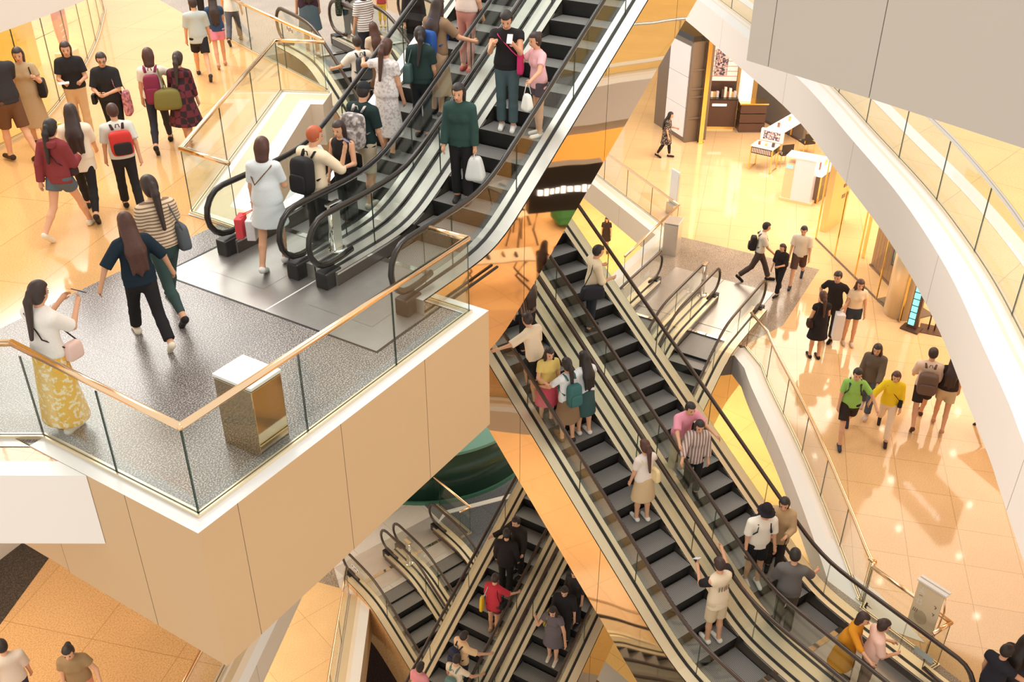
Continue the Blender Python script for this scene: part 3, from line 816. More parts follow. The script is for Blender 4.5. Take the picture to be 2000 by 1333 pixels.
f.tube('stand', [(W+0.01, 0.03, 0.90), (W+0.05, 0.06, 0.60), (W+0.02, 0.08, 0.10), (W-0.04, 0.09, -0.25), (W-0.04, 0.12, -0.645)], 0.016, M_BRONZE)
f.box('foot', W-0.24, W+0.16, -0.02, 0.26, -0.65, -0.635, M_BRONZE)

# small white notice holder on the balustrade of the right floor
f = Fr('notice_holder', 'narrow white notice holder at the end of the balustrade above the steel bin', 'sign', (1304, 412), (1322, 424), Z1)
f.box('panel', 0, 0.42, 0, 0.05, 0.35, 1.45, M_WHITE, 0.01)
f.box('side', 0.42, 0.46, 0, 0.05, 0.30, 1.40, M_STEEL)
f.box('base', 0.05, 0.45, -0.12, 0.18, 0, 0.35, M_STEEL)

# ---------------- shops on the right lower floor ------------------
M_ESPR = mat('espresso_laminate', rgb(92, 66, 56), 0.3)
M_BLKGL = mat('black_gloss', rgb(46, 42, 42), 0.12)
M_TAUPEW = mat('taupe_gloss', rgb(122, 106, 92), 0.22)
M_GREYW = mat('grey_partition', rgb(118, 108, 100), 0.5)
M_LIT = mat('lit_panel', rgb(236, 236, 240), 0.4, emit=(0.92, 0.94, 1, 1), es=0.12)
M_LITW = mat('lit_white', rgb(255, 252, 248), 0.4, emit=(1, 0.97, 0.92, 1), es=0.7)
M_LITSTRIPE = stripe_mat('lit_stripes', (1, 0.96, 0.9, 1), rgb(226, 150, 110), 5.2, 2, 0.82)
_b = M_LITSTRIPE.node_tree.nodes['Principled BSDF']; _b.inputs['Emission Strength'].default_value = 0.15; _b.inputs['Emission Color'].default_value = (1, 0.93, 0.86, 1)
M_POSTER = blotch_mat('poster_print', rgb(70, 66, 92), rgb(255, 214, 206), 14, 0.42, 0.6, 0.4)
M_ROSEGOLD = mat('brass_frame', rgb(250, 214, 130), 0.15, 1.0)
M_GOLDW = mat('gold_wall_panel', rgb(246, 206, 126), 0.18, 0.35)
M_PRODUCT = [mat('box_%d' % i, rgb(*c), 0.5) for i, c in enumerate([(250, 240, 220), (150, 90, 60), (255, 250, 240), (222, 176, 110), (226, 220, 226), (90, 70, 66)])]

f = Fr('display_tower', 'tall dark display tower with three stacked pale lit panels', 'display', (1277, 240), (1337, 279), Z1)
W = f.L
f.box('case', 0, W, 0, 0.9, 0, 3.75, M_TAUPEW)
for k, (za, zb) in enumerate(((0.18, 1.28), (1.30, 2.42), (2.44, 3.55))):
    f.box('light_panel', W*0.36, W*0.94, -0.03, 0.02, za, zb, M_LIT)
f.box('cap', -0.03, W+0.03, -0.05, 0.95, 3.75, 3.95, M_BLKGL)
f = Fr('shelf_unit', 'dark open shelf unit with black and brown compartments beside the display tower', 'shelf', (1338, 279), (1364, 277), Z1)
W = f.L
f.box('case', 0, W, 0.25, 0.6, 0, 3.6, M_ESPR)
f.box('side_panel', -0.04, 0.05, 0, 0.6, 0, 3.7, M_TAUPEW); f.box('side_panel', W-0.05, W+0.02, 0, 0.6, 0, 3.7, M_TAUPEW)
for z in (0.9, 1.7, 2.0, 2.7): f.box('shelf', 0.05, W-0.05, 0, 0.3, z, z+0.06, M_TAUPEW)
f.box('compartment', 0.06, W-0.06, 0.15, 0.26, 0.96, 1.68, M_BLKGL); f.box('compartment', 0.06, W-0.06, 0.15, 0.26, 2.1, 2.66, M_BLKGL)
f.box('light_box', 0.06, W-0.06, 0.1, 0.26, 2.8, 3.3, M_LITW)
f = Fr('shop_pillar', 'slim gold pillar at the corner of the cosmetics shop', 'pillar', (1364, 281), (1372, 281), Z1)
f.box('shaft', 0, f.L, 0, 0.14, 0, 3.9, M_ROSEGOLD)
f.box('foot', -0.03, f.L+0.03, -0.03, 0.17, 0, 0.05, M_ROSEGOLD)
# back counter with striped lit panel
f = Fr('striped_display', 'brown back counter under a lit panel with horizontal stripes and a speckled poster', 'display', (1370, 252), (1434, 253), Z1)
W = f.L
f.box('counter', 0, W, 0, 0.6, 0.1, 1.15, M_ESPR); f.box('plinth', 0, W, 0.04, 0.6, 0, 0.1, M_ROSEGOLD)
f.box('worktop', -0.02, W+0.02, -0.02, 0.62, 1.15, 1.2, M_BLKGL)
f.box('back_panel', 0, W, 0.62, 0.7, 1.2, 3.9, M_ESPR)
f.box('striped_panel', 0.03, W-0.03, 0.58, 0.63, 1.72, 3.5, M_LITSTRIPE)
f.box('poster', W*0.28, W*0.66, 0.53, 0.57, 1.95, 2.95, M_POSTER)
f.box('name_plate', W*0.24, W*0.68, -0.035, -0.02, 0.92, 1.02, M_LITW, 0.01)
rw = f
def put(f, x, y, z, sx, sy, sz, mt, label, name='gift_box', cat='box', group='small goods on the cosmetics counters'):
    P = f.root.location+f.root.rotation_euler.to_matrix() @ Vector((x, y, z))
    mb = MB(); mb.box((0, 0, sz/2), (sx, sy, sz))
    o = mb.build(name, mt, None, False, None, 0.006); o.location = P; o.rotation_euler = f.root.rotation_euler
    return tag(o, label, cat, group)
bpy.context.view_layer.update()
xs = [0.06, 0.14, 0.23, 0.31, 0.40, 0.55, 0.63, 0.71, 0.78, 0.86, 0.93]
for i, t in enumerate(xs):
    put(rw, W*t, 0.25, 1.2, 0.10, 0.12, (0.34, 0.30, 0.2, 0.2, 0.22, 0.3, 0.38, 0.22, 0.34, 0.2, 0.24)[i], M_PRODUCT[i % 6], 'small packaged goods in a row on the back counter under the striped panel', group='goods on the counter under the striped panel')
f = Fr('drawer_counter', 'low brown drawer counter with a lit white column on it', 'counter', (1440, 261), (1492, 261), Z1)
W = f.L
for z in (0.05, 0.42, 0.79): f.box('drawer', 0.02, W-0.02, 0, 0.6, z, z+0.34, M_ESPR)
f.box('worktop', -0.03, W+0.03, -0.03, 0.65, 1.13, 1.18, M_ROSEGOLD)
f.box('plinth', 0, W, 0.05, 0.6, 0, 0.05, M_WHITE)
f.box('lit_column', 0.0, W*0.42, 0.3, 0.62, 1.18, 3.6, M_LITW); f.box('photo', W*0.20, W*0.38, 0.26, 0.3, 2.5, 3.1, M_POSTER)
f = Fr('room_divider', 'plain grey partition behind the island tables, cut off by the white gallery edge', 'partition', (1472, 226), (1548, 268), Z1)
f.box('panel', 0, f.L+0.6, 0.0, 0.15, 0.06, 3.4, M_GREYW); f.box('foot', 0, f.L+0.6, -0.04, 0.19, 0, 0.06, M_ESPR)
# island table
f = Fr('display_table', 'white topped island table with thin gold legs and a striped black drawer front', 'table', (1460, 331), (1503, 341), Z1)
W = f.L
f.box('drawer', 0.03, W-0.03, 0.03, 0.6, 0.62, 0.86, M_BLKGL); f.box('drawer_front', 0.06, W-0.06, 0.01, 0.03, 0.66, 0.82, stripe_mat('brush_stripes', rgb(250, 220, 214), rgb(110, 60, 60), 16, 0, 0.5))
f.box('table_top', 0, W, 0, 0.64, 0.86, 0.9, M_WHITE)
for x in (0.02, W-0.02):
    for y in (0.02, 0.62): f.box('leg', x-0.018, x+0.018, y-0.018, y+0.018, 0, 0.86, M_ROSEGOLD)
f.tube('stretcher', [(0.02, 0.02, 0.03), (0.02, 0.62, 0.03)], 0.014, M_ROSEGOLD); f.tube('stretcher', [(W-0.02, 0.02, 0.03), (W-0.02, 0.62, 0.03)], 0.014, M_ROSEGOLD)
bpy.context.view_layer.update()
for i in range(6): put(f, W*(0.12+0.15*i), 0.15+0.1*(i % 2), 0.9, 0.09, 0.09, 0.08+0.03*(i % 3), M_PRODUCT[i], 'little cosmetic pot on the island table with gold legs', 'cosmetic_pot', 'pot', 'pots on the island table')
o = put(f, W*0.55, 0.75, 0.9, W*1.0, 0.12, 0.42, M_WHITE, 'upright white picture stand on the island table', 'picture_stand', 'picture', None)
mb = MB(); mb.box((0, -0.065, 0.22), (W*0.75, 0.01, 0.3)); mb.build('picture', M_POSTER, o)
f = Fr('display_table', 'long bright white table running back beside the two black chairs', 'table', (1508, 300), (1560, 268), Z1)
W = f.L
f.box('table_top', -0.1, W, -0.3, 0.35, 0.82, 0.9, M_LITW)
for x in (0.0, W-0.1):
    for y in (-0.25, 0.28): f.box('leg', x-0.03, x+0.03, y-0.03, y+0.03, 0, 0.82, M_ROSEGOLD)
for i in range(4):
    bpy.context.view_layer.update(); put(f, W*(0.15+0.2*i), 0.05, 0.9, 0.08, 0.08, 0.16+0.05*(i % 2), M_PRODUCT[(i+1) % 6], 'small bottle on the long bright table', 'cosmetic_bottle', 'bottle', 'bottles on the long bright table')
def chair(label, px, z, rz):
    P = at(*px, z); r = thing('chair', label, 'chair', P, rz)
    mb = MB(); mb.box((0, 0, 0.45), (0.46, 0.46, 0.07)); mb.build('seat', M_BLKGL, r, False, None, 0.02)
    mb = MB(); mb.box((0, 0.21, 0.70), (0.46, 0.04, 0.26)); mb.build('backrest', M_BLKGL, r, False, None, 0.02)
    for x in (-0.21, 0.21):
        for y in (-0.21, 0.21):
            mb = MB(); mb.tube([(x, y, 0), (x, y, 0.62 if y > 0 else 0.43)], 0.014, 6); mb.build('leg', M_ROSEGOLD, r)
    mb = MB(); mb.tube([(-0.21, -0.21, 0.06), (0.21, -0.21, 0.06)], 0.012, 6); mb.build('stretcher', M_ROSEGOLD, r)
chair('black chair with gold legs at the near end of the long white table', (1528, 322), Z1, 2.4)
chair('black chair with gold legs half hidden by the white gallery edge', (1572, 300), Z1, 2.4)
# bright display stand
f = Fr('display_stand', 'white display stand with an opalescent glass front and a small screen', 'display', (1524, 390), (1580, 402), Z1)
W = f.L
f.box('plinth', -0.04, W+0.08, -0.06, 0.6, 0, 0.1, mat('peach_laminate', rgb(250, 214, 176), 0.4)); f.box('body', 0, W*0.33, 0, 0.5, 0.1, 1.28, mat('peach_laminate', rgb(250, 214, 176), 0.4))
f.box('front_panel', W*0.33, W, -0.04, 0.5, 0.1, 1.5, mat('opal_panel', rgb(226, 222, 236), 0.25, emit=(0.9, 0.92, 1, 1), es=0.1))
f.box('screen', W*0.04, W*0.26, -0.015, 0.0, 1.12, 1.24, mat('cyan_screen', rgb(150, 214, 222), 0.3, emit=rgb(150, 214, 222), es=0.5))
f.box('worktop', -0.02, W+0.02, -0.05, 0.55, 1.5, 1.54, M_WHITE)
f = Fr('display_counter', 'glass fronted counter with a brass frame behind the white display stand', 'counter', (1594, 398), (1632, 368), Z1)
W = f.L
f.box('body', 0, W, 0, 0.6, 0, 0.92, M_TAUPEW); f.box('worktop', -0.03, W+0.03, -0.04, 0.66, 0.92, 1.0, M_LITW)
f.box('glass_front', 0.05, W-0.05, -0.02, 0.0, 0.1, 0.88, M_GLASSW)
for x in (0.0, W*0.5, W): f.box('frame', x-0.02, x+0.02, -0.04, 0.0, 0, 0.92, M_ROSEGOLD)
bpy.context.view_layer.update()
for i in range(6): put(f, W*(0.08+0.16*i), 0.25, 1.0, 0.1, 0.1, 0.18+0.06*(i % 3), M_PRODUCT[i], 'small item on the brass framed counter', 'cosmetic_box', 'box', 'items on the brass framed counter')

# glass shop front along the right floor
def shop_glass(label, pa, pb, h, frames, z=Z1):
    a, b = at(*pa, z), at(*pb, z)
    r = thing('glass_shopfront', label, 'shop front', a, 0)
    d = b-a; L = d.length; d.normalize(); n = Vector((-d.y, d.x, 0))
    k = max(1, round(L/1.3))
    for i in range(k):
        p, q = d*(L*i/k+0.01), d*(L*(i+1)/k-0.01); mb = MB()
        for w in (-0.006, 0.006):
            mb.add([p+n*w, q+n*w, q+n*w+Vector((0, 0, h)), p+n*w+Vector((0, 0, h))], [(0, 1, 2, 3)], 0)
        mb.add([p-n*.006, p+n*.006, p+n*.006+Vector((0, 0, h)), p-n*.006+Vector((0, 0, h))], [(0, 1, 2, 3)], 1)
        mb.build('glass_pane', [M_GLASSW, M_ROSEGOLD], r)
    mb = MB(); mb.tube([(0, 0, 0.02), d*L+Vector((0, 0, 0.02))], 0.025, 6); mb.build('base_rail', M_TAUPEW, r)
    if frames:
        for i in range(k+1):
            p = d*(L*i/k); mb = MB(); mb.box(p+Vector((0, 0, h/2)), (0.035, 0.035, h), math.atan2(d.y, d.x)); mb.build('mullion', M_ROSEGOLD, r)
shop_glass('clear glass shop front with brass edges behind the three shoppers standing with white bags', (1593, 467), (1757, 630), 2.6, True)
f = Fr('gold_screen', 'tall pale gold screen wall with dark display slots behind the glass shop front', 'screen', (1612, 455), (1648, 430), Z1)
f.box('panel', 0, f.L, 0.0, 0.2, 0, 3.0, M_GOLDW)
for k in range(5): f.box('slot', f.L*0.6, f.L*0.95, -0.02, 0.0, 0.9+0.36*k, 1.0+0.36*k, M_ESPR)
f = Fr('light_box', 'large white lit panel behind the glass shop front', 'light panel', (1655, 505), (1702, 555), Z1)
f.box('panel', 0, f.L, 0.4, 0.5, 1.55, 3.0, M_LITW); f.box('post', 0.0, 0.06, 0.42, 0.5, 0, 3.0, M_ROSEGOLD)
f = Fr('slatted_panel', 'brown ribbed wall panel behind the glass shop front under the lit panel', 'panel', (1665, 520), (1712, 572), Z1)
f.box('panel', 0, f.L, 0.55, 0.65, 0.0, 1.75, stripe_mat('brown_ribs', rgb(164, 126, 88), rgb(140, 104, 70), 6, 0, 0.8)); f.box('foot', 0, f.L, 0.5, 0.7, 0, 0.05, M_ESPR)
f = Fr('television_stand', 'screen with a teal picture on a stand behind the glass', 'screen', (1712, 590), (1745, 612), Z1)
W = f.L
f.box('base', -0.1, W+0.5, 0.1, 0.9, 0, 0.03, M_TAUPEW)
f.tube('pole', [(W*0.5, 0.4, 0.03), (W*0.5, 0.4, 1.3)], 0.05, M_TAUPEW)
f.box('bezel', -0.1, W+0.1, 0.3, 0.36, 1.02, 1.86, M_BLKGL)
f.box('picture', -0.04, W+0.04, 0.28, 0.3, 1.08, 1.8, blotch_mat('teal_picture', rgb(72, 96, 110), rgb(160, 206, 210), 2.5, 0.4, 0.6, 0.3))
P = at(1757, 612, Z1)
r = thing('column', 'round mirror polished column beside a strip of turquoise lights', 'column', P)
mb = MB(); mb.lathe([(0.42, 0), (0.42, 3.0)], (0, 0, 0), 32); mb.build('shaft', M_CHAMP, r, True)
mb = MB(); mb.lathe([(0.44, 3.0), (0.44, 3.05), (0.05, 3.06)], (0, 0, 0), 32); mb.build('cap', M_LITW, r)
f = Fr('light_strip', 'upright dark strip with turquoise lights in front of the round column', 'light', (1769, 641), (1783, 646), Z1)
f.box('backing', 0, 0.26, 0, 0.12, 0, 2.5, M_ESPR); f.box('base', -0.1, 0.36, -0.15, 0.2, 0, 0.05, M_ESPR)
for k in range(12): f.box('lamp', 0.03, 0.18, -0.03, 0.0, 0.15+0.19*k, 0.30+0.19*k, mat('turquoise_light', rgb(130, 220, 220), 0.3, emit=rgb(130, 220, 220), es=1.0))
f = Fr('queue_stand', 'small dark stand with two thin posts on a mat beside the white gallery edge', 'stand', (1795, 650), (1815, 654), Z1)
f.box('mat', 0, 0.55, 0, 0.5, 0, 0.02, M_ESPR)
for x in (0.2, 0.35): f.tube('post', [(x, 0.25, 0.02), (x, 0.25, 0.62)], 0.02, M_ESPR)

# walls that close the shops
def wall(name, a, b, z0, z1, t, mt):
    a, b = Vector(a), Vector(b); d = (b-a).normalized(); n = Vector((-d.y, d.x))
    mb = MB(); mb.prism([(a.x, a.y), (b.x, b.y), (b.x+n.x*t, b.y+n.y*t), (a.x+n.x*t, a.y+n.y*t)], z0, z1); return struct(mb.build(name, mt))
wall('wall_shop_back', (42.5, 20), (37.5, 5.0), Z1, -0.75, 0.2, M_GOLDW)
wall('wall_shop_right', (37.5, 5.0), (26.5, -4.0), Z1, -0.75, 0.2, M_GOLDW)
wall('wall_shop_side', (26.5, -4.0), (21.5, -7.0), Z1, -0.75, 0.2, M_GOLDW)
wall('wall_gallery_right', (44, 2), (14, -14), 0, 7, 0.2, M_GOLDW)

# shop front of the upper gallery at the left
M_YEL = mat('yellow_wall', rgb(255, 206, 60), 0.25)
LW = [(4.5, 14.2), (9.04, 15.95), (10.38, 16.54), (13.14, 18.95), (15.64, 21.58), (17.3, 23.8), (20.5, 30)]
LWS = [(p.x, p.y) for p in arc([(a, b, 0) for a, b in LW], 5)]
mb = MB(); A = offset(LWS, 0.9); B = offset(LWS, 3.2)
struct(sheet('trim_24', [(p.x, p.y) for p in offset(LWS, 0.05)]+[(p.x, p.y) for p in reversed(B)], 0, M_YELLOW, 0.05))
mb.strip([(p.x, p.y, 0) for p in A[:16]], [(p.x, p.y, 3.2) for p in A[:16]]); struct(mb.build('wall_shop_yellow', M_YEL))
mb = MB(); mb.strip([(p.x, p.y, 0) for p in B], [(p.x, p.y, 3.4) for p in B]); struct(mb.build('wall_shop_gold', M_GOLDW))
balustrade('tall curved glass shop front of the yellow lit shop behind the standing women', LWS, 0, 1.5, 2.9, False, glass=M_GLASSW)
P = at(134, 118, 0)
r = thing('oval_sign', 'tall pink oval sign inside the yellow lit shop', 'sign', (P.x, P.y, 0), 0.5)
mb = MB(); ov = [(0.26*math.cos(a), 0.75*math.sin(a)+0.95) for a in [k*PI/16 for k in range(32)]]
mb.add([(x, -0.03, z) for x, z in ov]+[(x, 0.03, z) for x, z in ov], [list(range(32)), list(range(63, 31, -1))]+[(i, (i+1) % 32, 32+(i+1) % 32, 32+i) for i in range(32)])
mb.build('board', mat('pink_board', rgb(244, 150, 130), 0.4), r)
mb = MB(); mb.box((0, 0, 0.1), (0.5, 0.3, 0.2)); mb.build('base', M_CHAMP, r)
mb = MB()
for k in range(3): stroke(mb, [(-0.10, 0.75-0.12*k), (0.10, 0.78-0.12*k)], 0.025, -0.035)
mb.build('lettering', M_INK, r)
P = at(108, 50, 0)
r = thing('lamp_box', 'grey box lamp in front of the pink oval sign in the yellow lit shop', 'lamp', (P.x, P.y, 0), 0.5)
mb = MB(); mb.box((0, 0, 1.1), (0.5, 0.4, 0.35)); mb.build('shade', M_GREIGE, r, False, None, 0.02)
mb = MB(); mb.tube([(0, 0, 0), (0, 0, 0.95)], 0.03, 8); mb.build('pole', M_STEEL, r)

# dark wall at the far left below the platform
wall('wall_lower_left', (7.9, 15.5), (-4, 14.2), Z1, -2.2, 0.2, M_CREAM)

# dark green round counter two levels down
cc = Vector((21.3, 16.6, Z2)); R0 = 3.75
r = thing('round_counter', 'large dark green round counter with a teal rim, two floors down', 'counter', cc)
M_DGREEN = mat('dark_green_laminate', rgb(30, 62, 50), 0.25); M_TEAL = mat('teal_rim', rgb(110, 164, 150), 0.4)
mb = MB(); mb.lathe([(R0, 0.12), (R0, 1.75)], (0, 0, 0), 72); mb.build('front', M_DGREEN, r, True)
mb = MB(); mb.lathe([(R0+0.06, 0), (R0+0.06, 0.12), (R0-0.1, 0.12)], (0, 0, 0), 72); mb.build('plinth', mat('green_plinth', rgb(70, 120, 100), 0.4), r)
mb = MB(); mb.lathe([(R0+0.03, 1.75), (R0+0.03, 1.85), (R0-0.45, 1.86)], (0, 0, 0), 72); mb.build('rim', M_TEAL, r)
mb = MB(); mb.lathe([(R0-0.46, 1.84), (0.01, 1.84)], (0, 0, 0), 72); mb.build('top', mat('lime_top', rgb(196, 240, 120), 0.5), r)
mb = MB(); mb.lathe([(1.75, 1.862), (0.01, 1.865)], (-1.55, 0.75, 0), 48); mb.build('disc', M_WHITE, r)
mb = MB()
for rr in (1.45, 1.78):
    pts = [(-1.55+rr*math.cos(a), 0.75+rr*math.sin(a), 1.88) for a in [k*PI/20 for k in range(41)]]; mb.tube(pts, 0.045, 6)
mb.build('ring', mat('mauve_line', rgb(180, 160, 180), 0.5), r)

# shoe shop one level down at the right: seen from the camera only in the mirrored side of the escalator
M_WOODT = mat('pale_table_top', rgb(246, 226, 196), 0.4); M_DKLEG = mat('dark_iron', rgb(44, 34, 30), 0.4)
def shoe(P, rz, mt, label):
    r = tag(empty('shoe', P, rz), label, 'shoe', 'shoes on the display tables')
    mb = MB(); mb.tube([(-0.11, 0, 0.035), (-0.05, 0, 0.05), (0.03, 0, 0.04), (0.12, 0, 0.025), (0.15, 0, 0.02)], [0.03, 0.042, 0.04, 0.034, 0.012], 8); mb.build('upper', mt, r, True)
    mb = MB(); mb.tube([(-0.12, 0, 0.01), (0.0, 0, 0.01), (0.15, 0, 0.01)], [0.035, 0.04, 0.03], 8, 0, True, 0.3); mb.build('sole', M_DKLEG, r)
def shoe_table(label, x, y, w, d, h, rz, n):
    r = thing('display_table', label, 'table', (x, y, Z1), rz)
    mb = MB(); mb.box((0, 0, h), (w, d, 0.05)); mb.build('table_top', M_WOODT, r, False, None, 0.015)
    for sx in (-1, 1):
        for sy in (-1, 1):
            mb = MB(); mb.tube([(sx*w*0.42, sy*d*0.38, h-0.03), (sx*w*0.30, sy*d*0.3, h*0.45), (sx*w*0.44, sy*d*0.4, 0)], 0.03, 8); mb.build('leg', M_DKLEG, r)
    for k in range(n):
        lx = (-0.5+(k+0.5)/n)*w*0.8; q = Matrix.Rotation(rz, 3, 'Z') @ Vector((lx, 0.05*((k % 2)*2-1), 0))
        shoe((x+q.x, y+q.y, Z1+h+0.025), rz+1.4, (M_DKLEG, M_BLACK, mat('tan_leather', rgb(190, 140, 96), 0.4))[k % 3], 'shoe on a display table of the shop mirrored in the escalator side')
shoe_table('long shoe table with dark curved legs, reflected in the mirrored escalator side', 20.2, -0.25, 2.1, 0.8, 0.95, 0.9, 4)
shoe_table('small round-edged shoe table with tall legs, reflected in the mirrored escalator side', 22.8, -1.0, 0.8, 0.8, 1.15, 0.3, 1)
shoe_table('second small shoe table farther back, reflected in the mirrored escalator side', 23.9, -1.9, 0.8, 0.8, 1.2, 0.3, 1)
r = thing('green_armchair', 'green armchair beside the shoe tables, reflected in the mirrored escalator side', 'chair', (24.9, -0.6, Z1), 0.6)
M_GREENC = mat('green_fabric', rgb(70, 150, 96), 0.8)
mb = MB(); mb.box((0, 0, 0.3), (0.8, 0.8, 0.35)); mb.build('seat', M_GREENC, r, False, None, 0.08)
mb = MB(); mb.box((0, 0.36, 0.65), (0.8, 0.16, 0.6)); mb.build('backrest', M_GREENC, r, False, None, 0.06)
for sx in (-1, 1):
    mb = MB(); mb.box((0.38*sx, 0, 0.5), (0.14, 0.8, 0.3)); mb.build('armrest', M_GREENC, r, False, None, 0.05)
a, b = Vector((20.6, 0.5)), Vector((22.0, 1.95))
r = thing('shop_sign', 'black shop fascia with glowing white lettering, reflected in the mirrored escalator side', 'sign', (a.x, a.y, -4.7), math.atan2((b-a).y, (b-a).x))
L = (b-a).length
mb = MB(); mb.box((L/2, 0, 0.65), (L, 0.35, 1.3)); mb.build('fascia', M_BLACK, r)
mb = MB()
for k in range(9): mb.box((L*(0.14+0.085*k), 0.185, 0.62), (L*0.055, 0.02, (0.16, 0.2, 0.15)[k % 3]))
mb.build('lettering', mat('sign_glow', (1, 1, 1, 1), 0.5, emit=(1, 1, 1, 1), es=3.0), r)

# recessed ceiling lights under the right gallery: they glint on the polished floor
M_LAMP = mat('lamp_glow', (1, 0.95, 0.85, 1), 0.5, emit=(1, 0.9, 0.72, 1), es=30.0)
dl = []
random.seed(3)
for i in range(8):
    for j in range(4):
        x = 14.5+2.3*i+random.uniform(-.3, .3); y = -4.5+2.2*j+0.55*i+random.uniform(-.3, .3)
        # keep them under the slab
        yc = np.interp(x, [p[0] for p in RC[::-1]], [p[1] for p in RC[::-1]])
        if y < yc-0.9: dl.append((x, y, -0.735))
mb = MB(); mb.lathe([(0.10, 0), (0.10, 0.02), (0.02, 0.02)], (0, 0, 0), 16); ring = mb.build('downlight', M_CHROME)
mb = MB(); mb.lathe([(0.075, -0.004), (0.001, -0.004)], (0, 0, 0), 16); gl = mb.build('lamp', M_LAMP, ring)
first = True
for x, y, z in dl:
    if first: o = ring; first = False
    else:
        o = ring.copy(); COL.objects.link(o); c = gl.copy(); COL.objects.link(c); c.parent = o
    o.location = (x, y, z-0.0)
    tag(o, 'round recessed ceiling light under the curved right gallery', 'ceiling light', 'downlights under the right gallery')
# ------------------------------------------------------------------ people: one smooth surface per body, clothes grown over it
class Field:
    """signed-distance grid; parts are blended in smoothly and the zero surface is meshed"""
    def __init__(s, lo, hi, res):
        s.res = res; s.lo = np.array(lo, float)
        s.n = np.maximum(4, np.ceil((np.array(hi)-s.lo)/res).astype(int)+1)
        s.D = np.full(s.n, 0.3, dtype=np.float32)
        s.ax = [s.lo[i]+res*np.arange(s.n[i]) for i in range(3)]
    def block(s, lo, hi):
        a = np.clip(np.floor((np.array(lo)-s.lo)/s.res).astype(int), 0, s.n)
        b = np.clip(np.ceil((np.array(hi)-s.lo)/s.res).astype(int)+1, 0, s.n)
        sl = tuple(slice(int(a[i]), int(max(a[i], b[i]))) for i in range(3))
        g = np.meshgrid(*[s.ax[i][sl[i]] for i in range(3)], indexing='ij')
        return sl, np.stack(g, -1)
    def mix(s, sl, d, k):
        o = s.D[sl]
        if k <= 0: s.D[sl] = np.minimum(o, d); return
        h = np.clip(0.5+0.5*(o-d)/k, 0, 1)
        s.D[sl] = o*(1-h)+d*h-k*h*(1-h)
    def cone(s, a, b, ra, rb, k=0.03, fr=None, sc=(1, 1, 1), flat_a=False, flat_b=False):
        """tapering limb from a to b; fr/sc: frame and per-axis squeeze; flat ends for cuffs and hems"""
        a = np.array(a, float); b = np.array(b, float); m_ = max(ra, rb)+0.06
        if fr is not None: m_ = max(ra, rb)*max(1.0/x for x in sc)+0.06
        sl, p = s.block(np.minimum(a, b)-m_, np.maximum(a, b)+m_)
        if p.size == 0: return
        q = p-a; ab = b-a
        if fr is not None:
            S = np.array(sc); q = (q @ fr)*S; ab = (ab @ fr)*S
        L2 = max(1e-9, float(ab @ ab)); t0 = (q @ ab)/L2
        t = np.clip(t0, 0, 1)
        d = np.linalg.norm(q-t[..., None]*ab, axis=-1)-(ra+(rb-ra)*t)
        if fr is not None: d = d/ (0.5*(1+max(sc)))
        L = math.sqrt(L2)
        if flat_b: d = np.maximum(d, (t0-1)*L)
        if flat_a: d = np.maximum(d, -t0*L)
        s.mix(sl, d, k)
    def ell(s, c, r, k=0.02, fr=None, cut=None):
        c = np.array(c, float); r = np.array(r, float); m_ = r.max()+0.06
        sl, p = s.block(c-m_, c+m_)
        if p.size == 0: return
        q = p-c
        if fr is not None: q = q @ fr
        k0 = np.linalg.norm(q/r, axis=-1); k1 = np.linalg.norm(q/(r*r), axis=-1)
        d = k0*(k0-1)/np.maximum(k1, 1e-6)
        if cut is not None: d = np.maximum(d, cut(q))
        s.mix(sl, d, k)
    def cutplane(s, P, n):
        """remove what lies on the side n of the plane through P"""
        g = np.meshgrid(*s.ax, indexing='ij')
        d = (g[0]-P[0])*n[0]+(g[1]-P[1])*n[1]+(g[2]-P[2])*n[2]
        s.D = np.maximum(s.D, d.astype(np.float32))
    def mesh(s):
        D = s.D; nx, ny, nz = D.shape
        D[0] = D[-1] = 0.2; D[:, 0] = D[:, -1] = 0.2; D[:, :, 0] = D[:, :, -1] = 0.2
        ins = D < 0
        C = np.zeros((nx-1, ny-1, nz-1, 3), np.float32); W = np.zeros((nx-1, ny-1, nz-1), np.float32)
        quads = []
        def corner(i, j, k): return (slice(i, nx-1+i), slice(j, ny-1+j), slice(k, nz-1+k))
        for axis in range(3):
            for u in (0, 1):
                for v in (0, 1):
                    o0 = [0, 0, 0]; o1 = [0, 0, 0]
                    oth = [a for a in range(3) if a != axis]
                    o0[oth[0]] = o1[oth[0]] = u; o0[oth[1]] = o1[oth[1]] = v; o1[axis] = 1
                    A = D[corner(*o0)]; B = D[corner(*o1)]
                    x = (A < 0) != (B < 0)
                    t = np.where(x, A/np.where(x, A-B, 1), 0)
                    W += x
                    for a in range(3):
                        C[..., a] += np.where(x, (t if a == axis else o0[a]), 0)
        idx = -np.ones(W.shape, np.int64); has = W > 0
        cells = np.argwhere(has); idx[has] = np.arange(len(cells))
        V = (cells+C[has]/W[has][:, None])*s.res+s.lo
        for axis in range(3):
            oth = [a for a in range(3) if a != axis]
            sA = [slice(1, n-1) for n in D.shape]; sB = list(sA)
            sA[axis] = slice(0, D.shape[axis]-1); sB[axis] = slice(1, D.shape[axis])
            A = ins[tuple(sA)]; B = ins[tuple(sB)]
            e = np.argwhere(A != B)
            if len(e) == 0: continue
            fl = A[tuple(e.T)]
            off = np.array([1, 1, 1]); off[axis] = 0
            base = e+off
            q = []
            for du, dv in ((0, 0), (1, 0), (1, 1), (0, 1)):
                c = base.copy(); c[:, oth[0]] -= du; c[:, oth[1]] -= dv
                q.append(idx[tuple(c.T)])
            Q = np.stack(q, 1)
            if axis == 1: fl = ~fl
            Q[~fl] = Q[~fl][:, ::-1]
            quads.append(Q)
        return V, (np.concatenate(quads) if quads else np.zeros((0, 4), int))

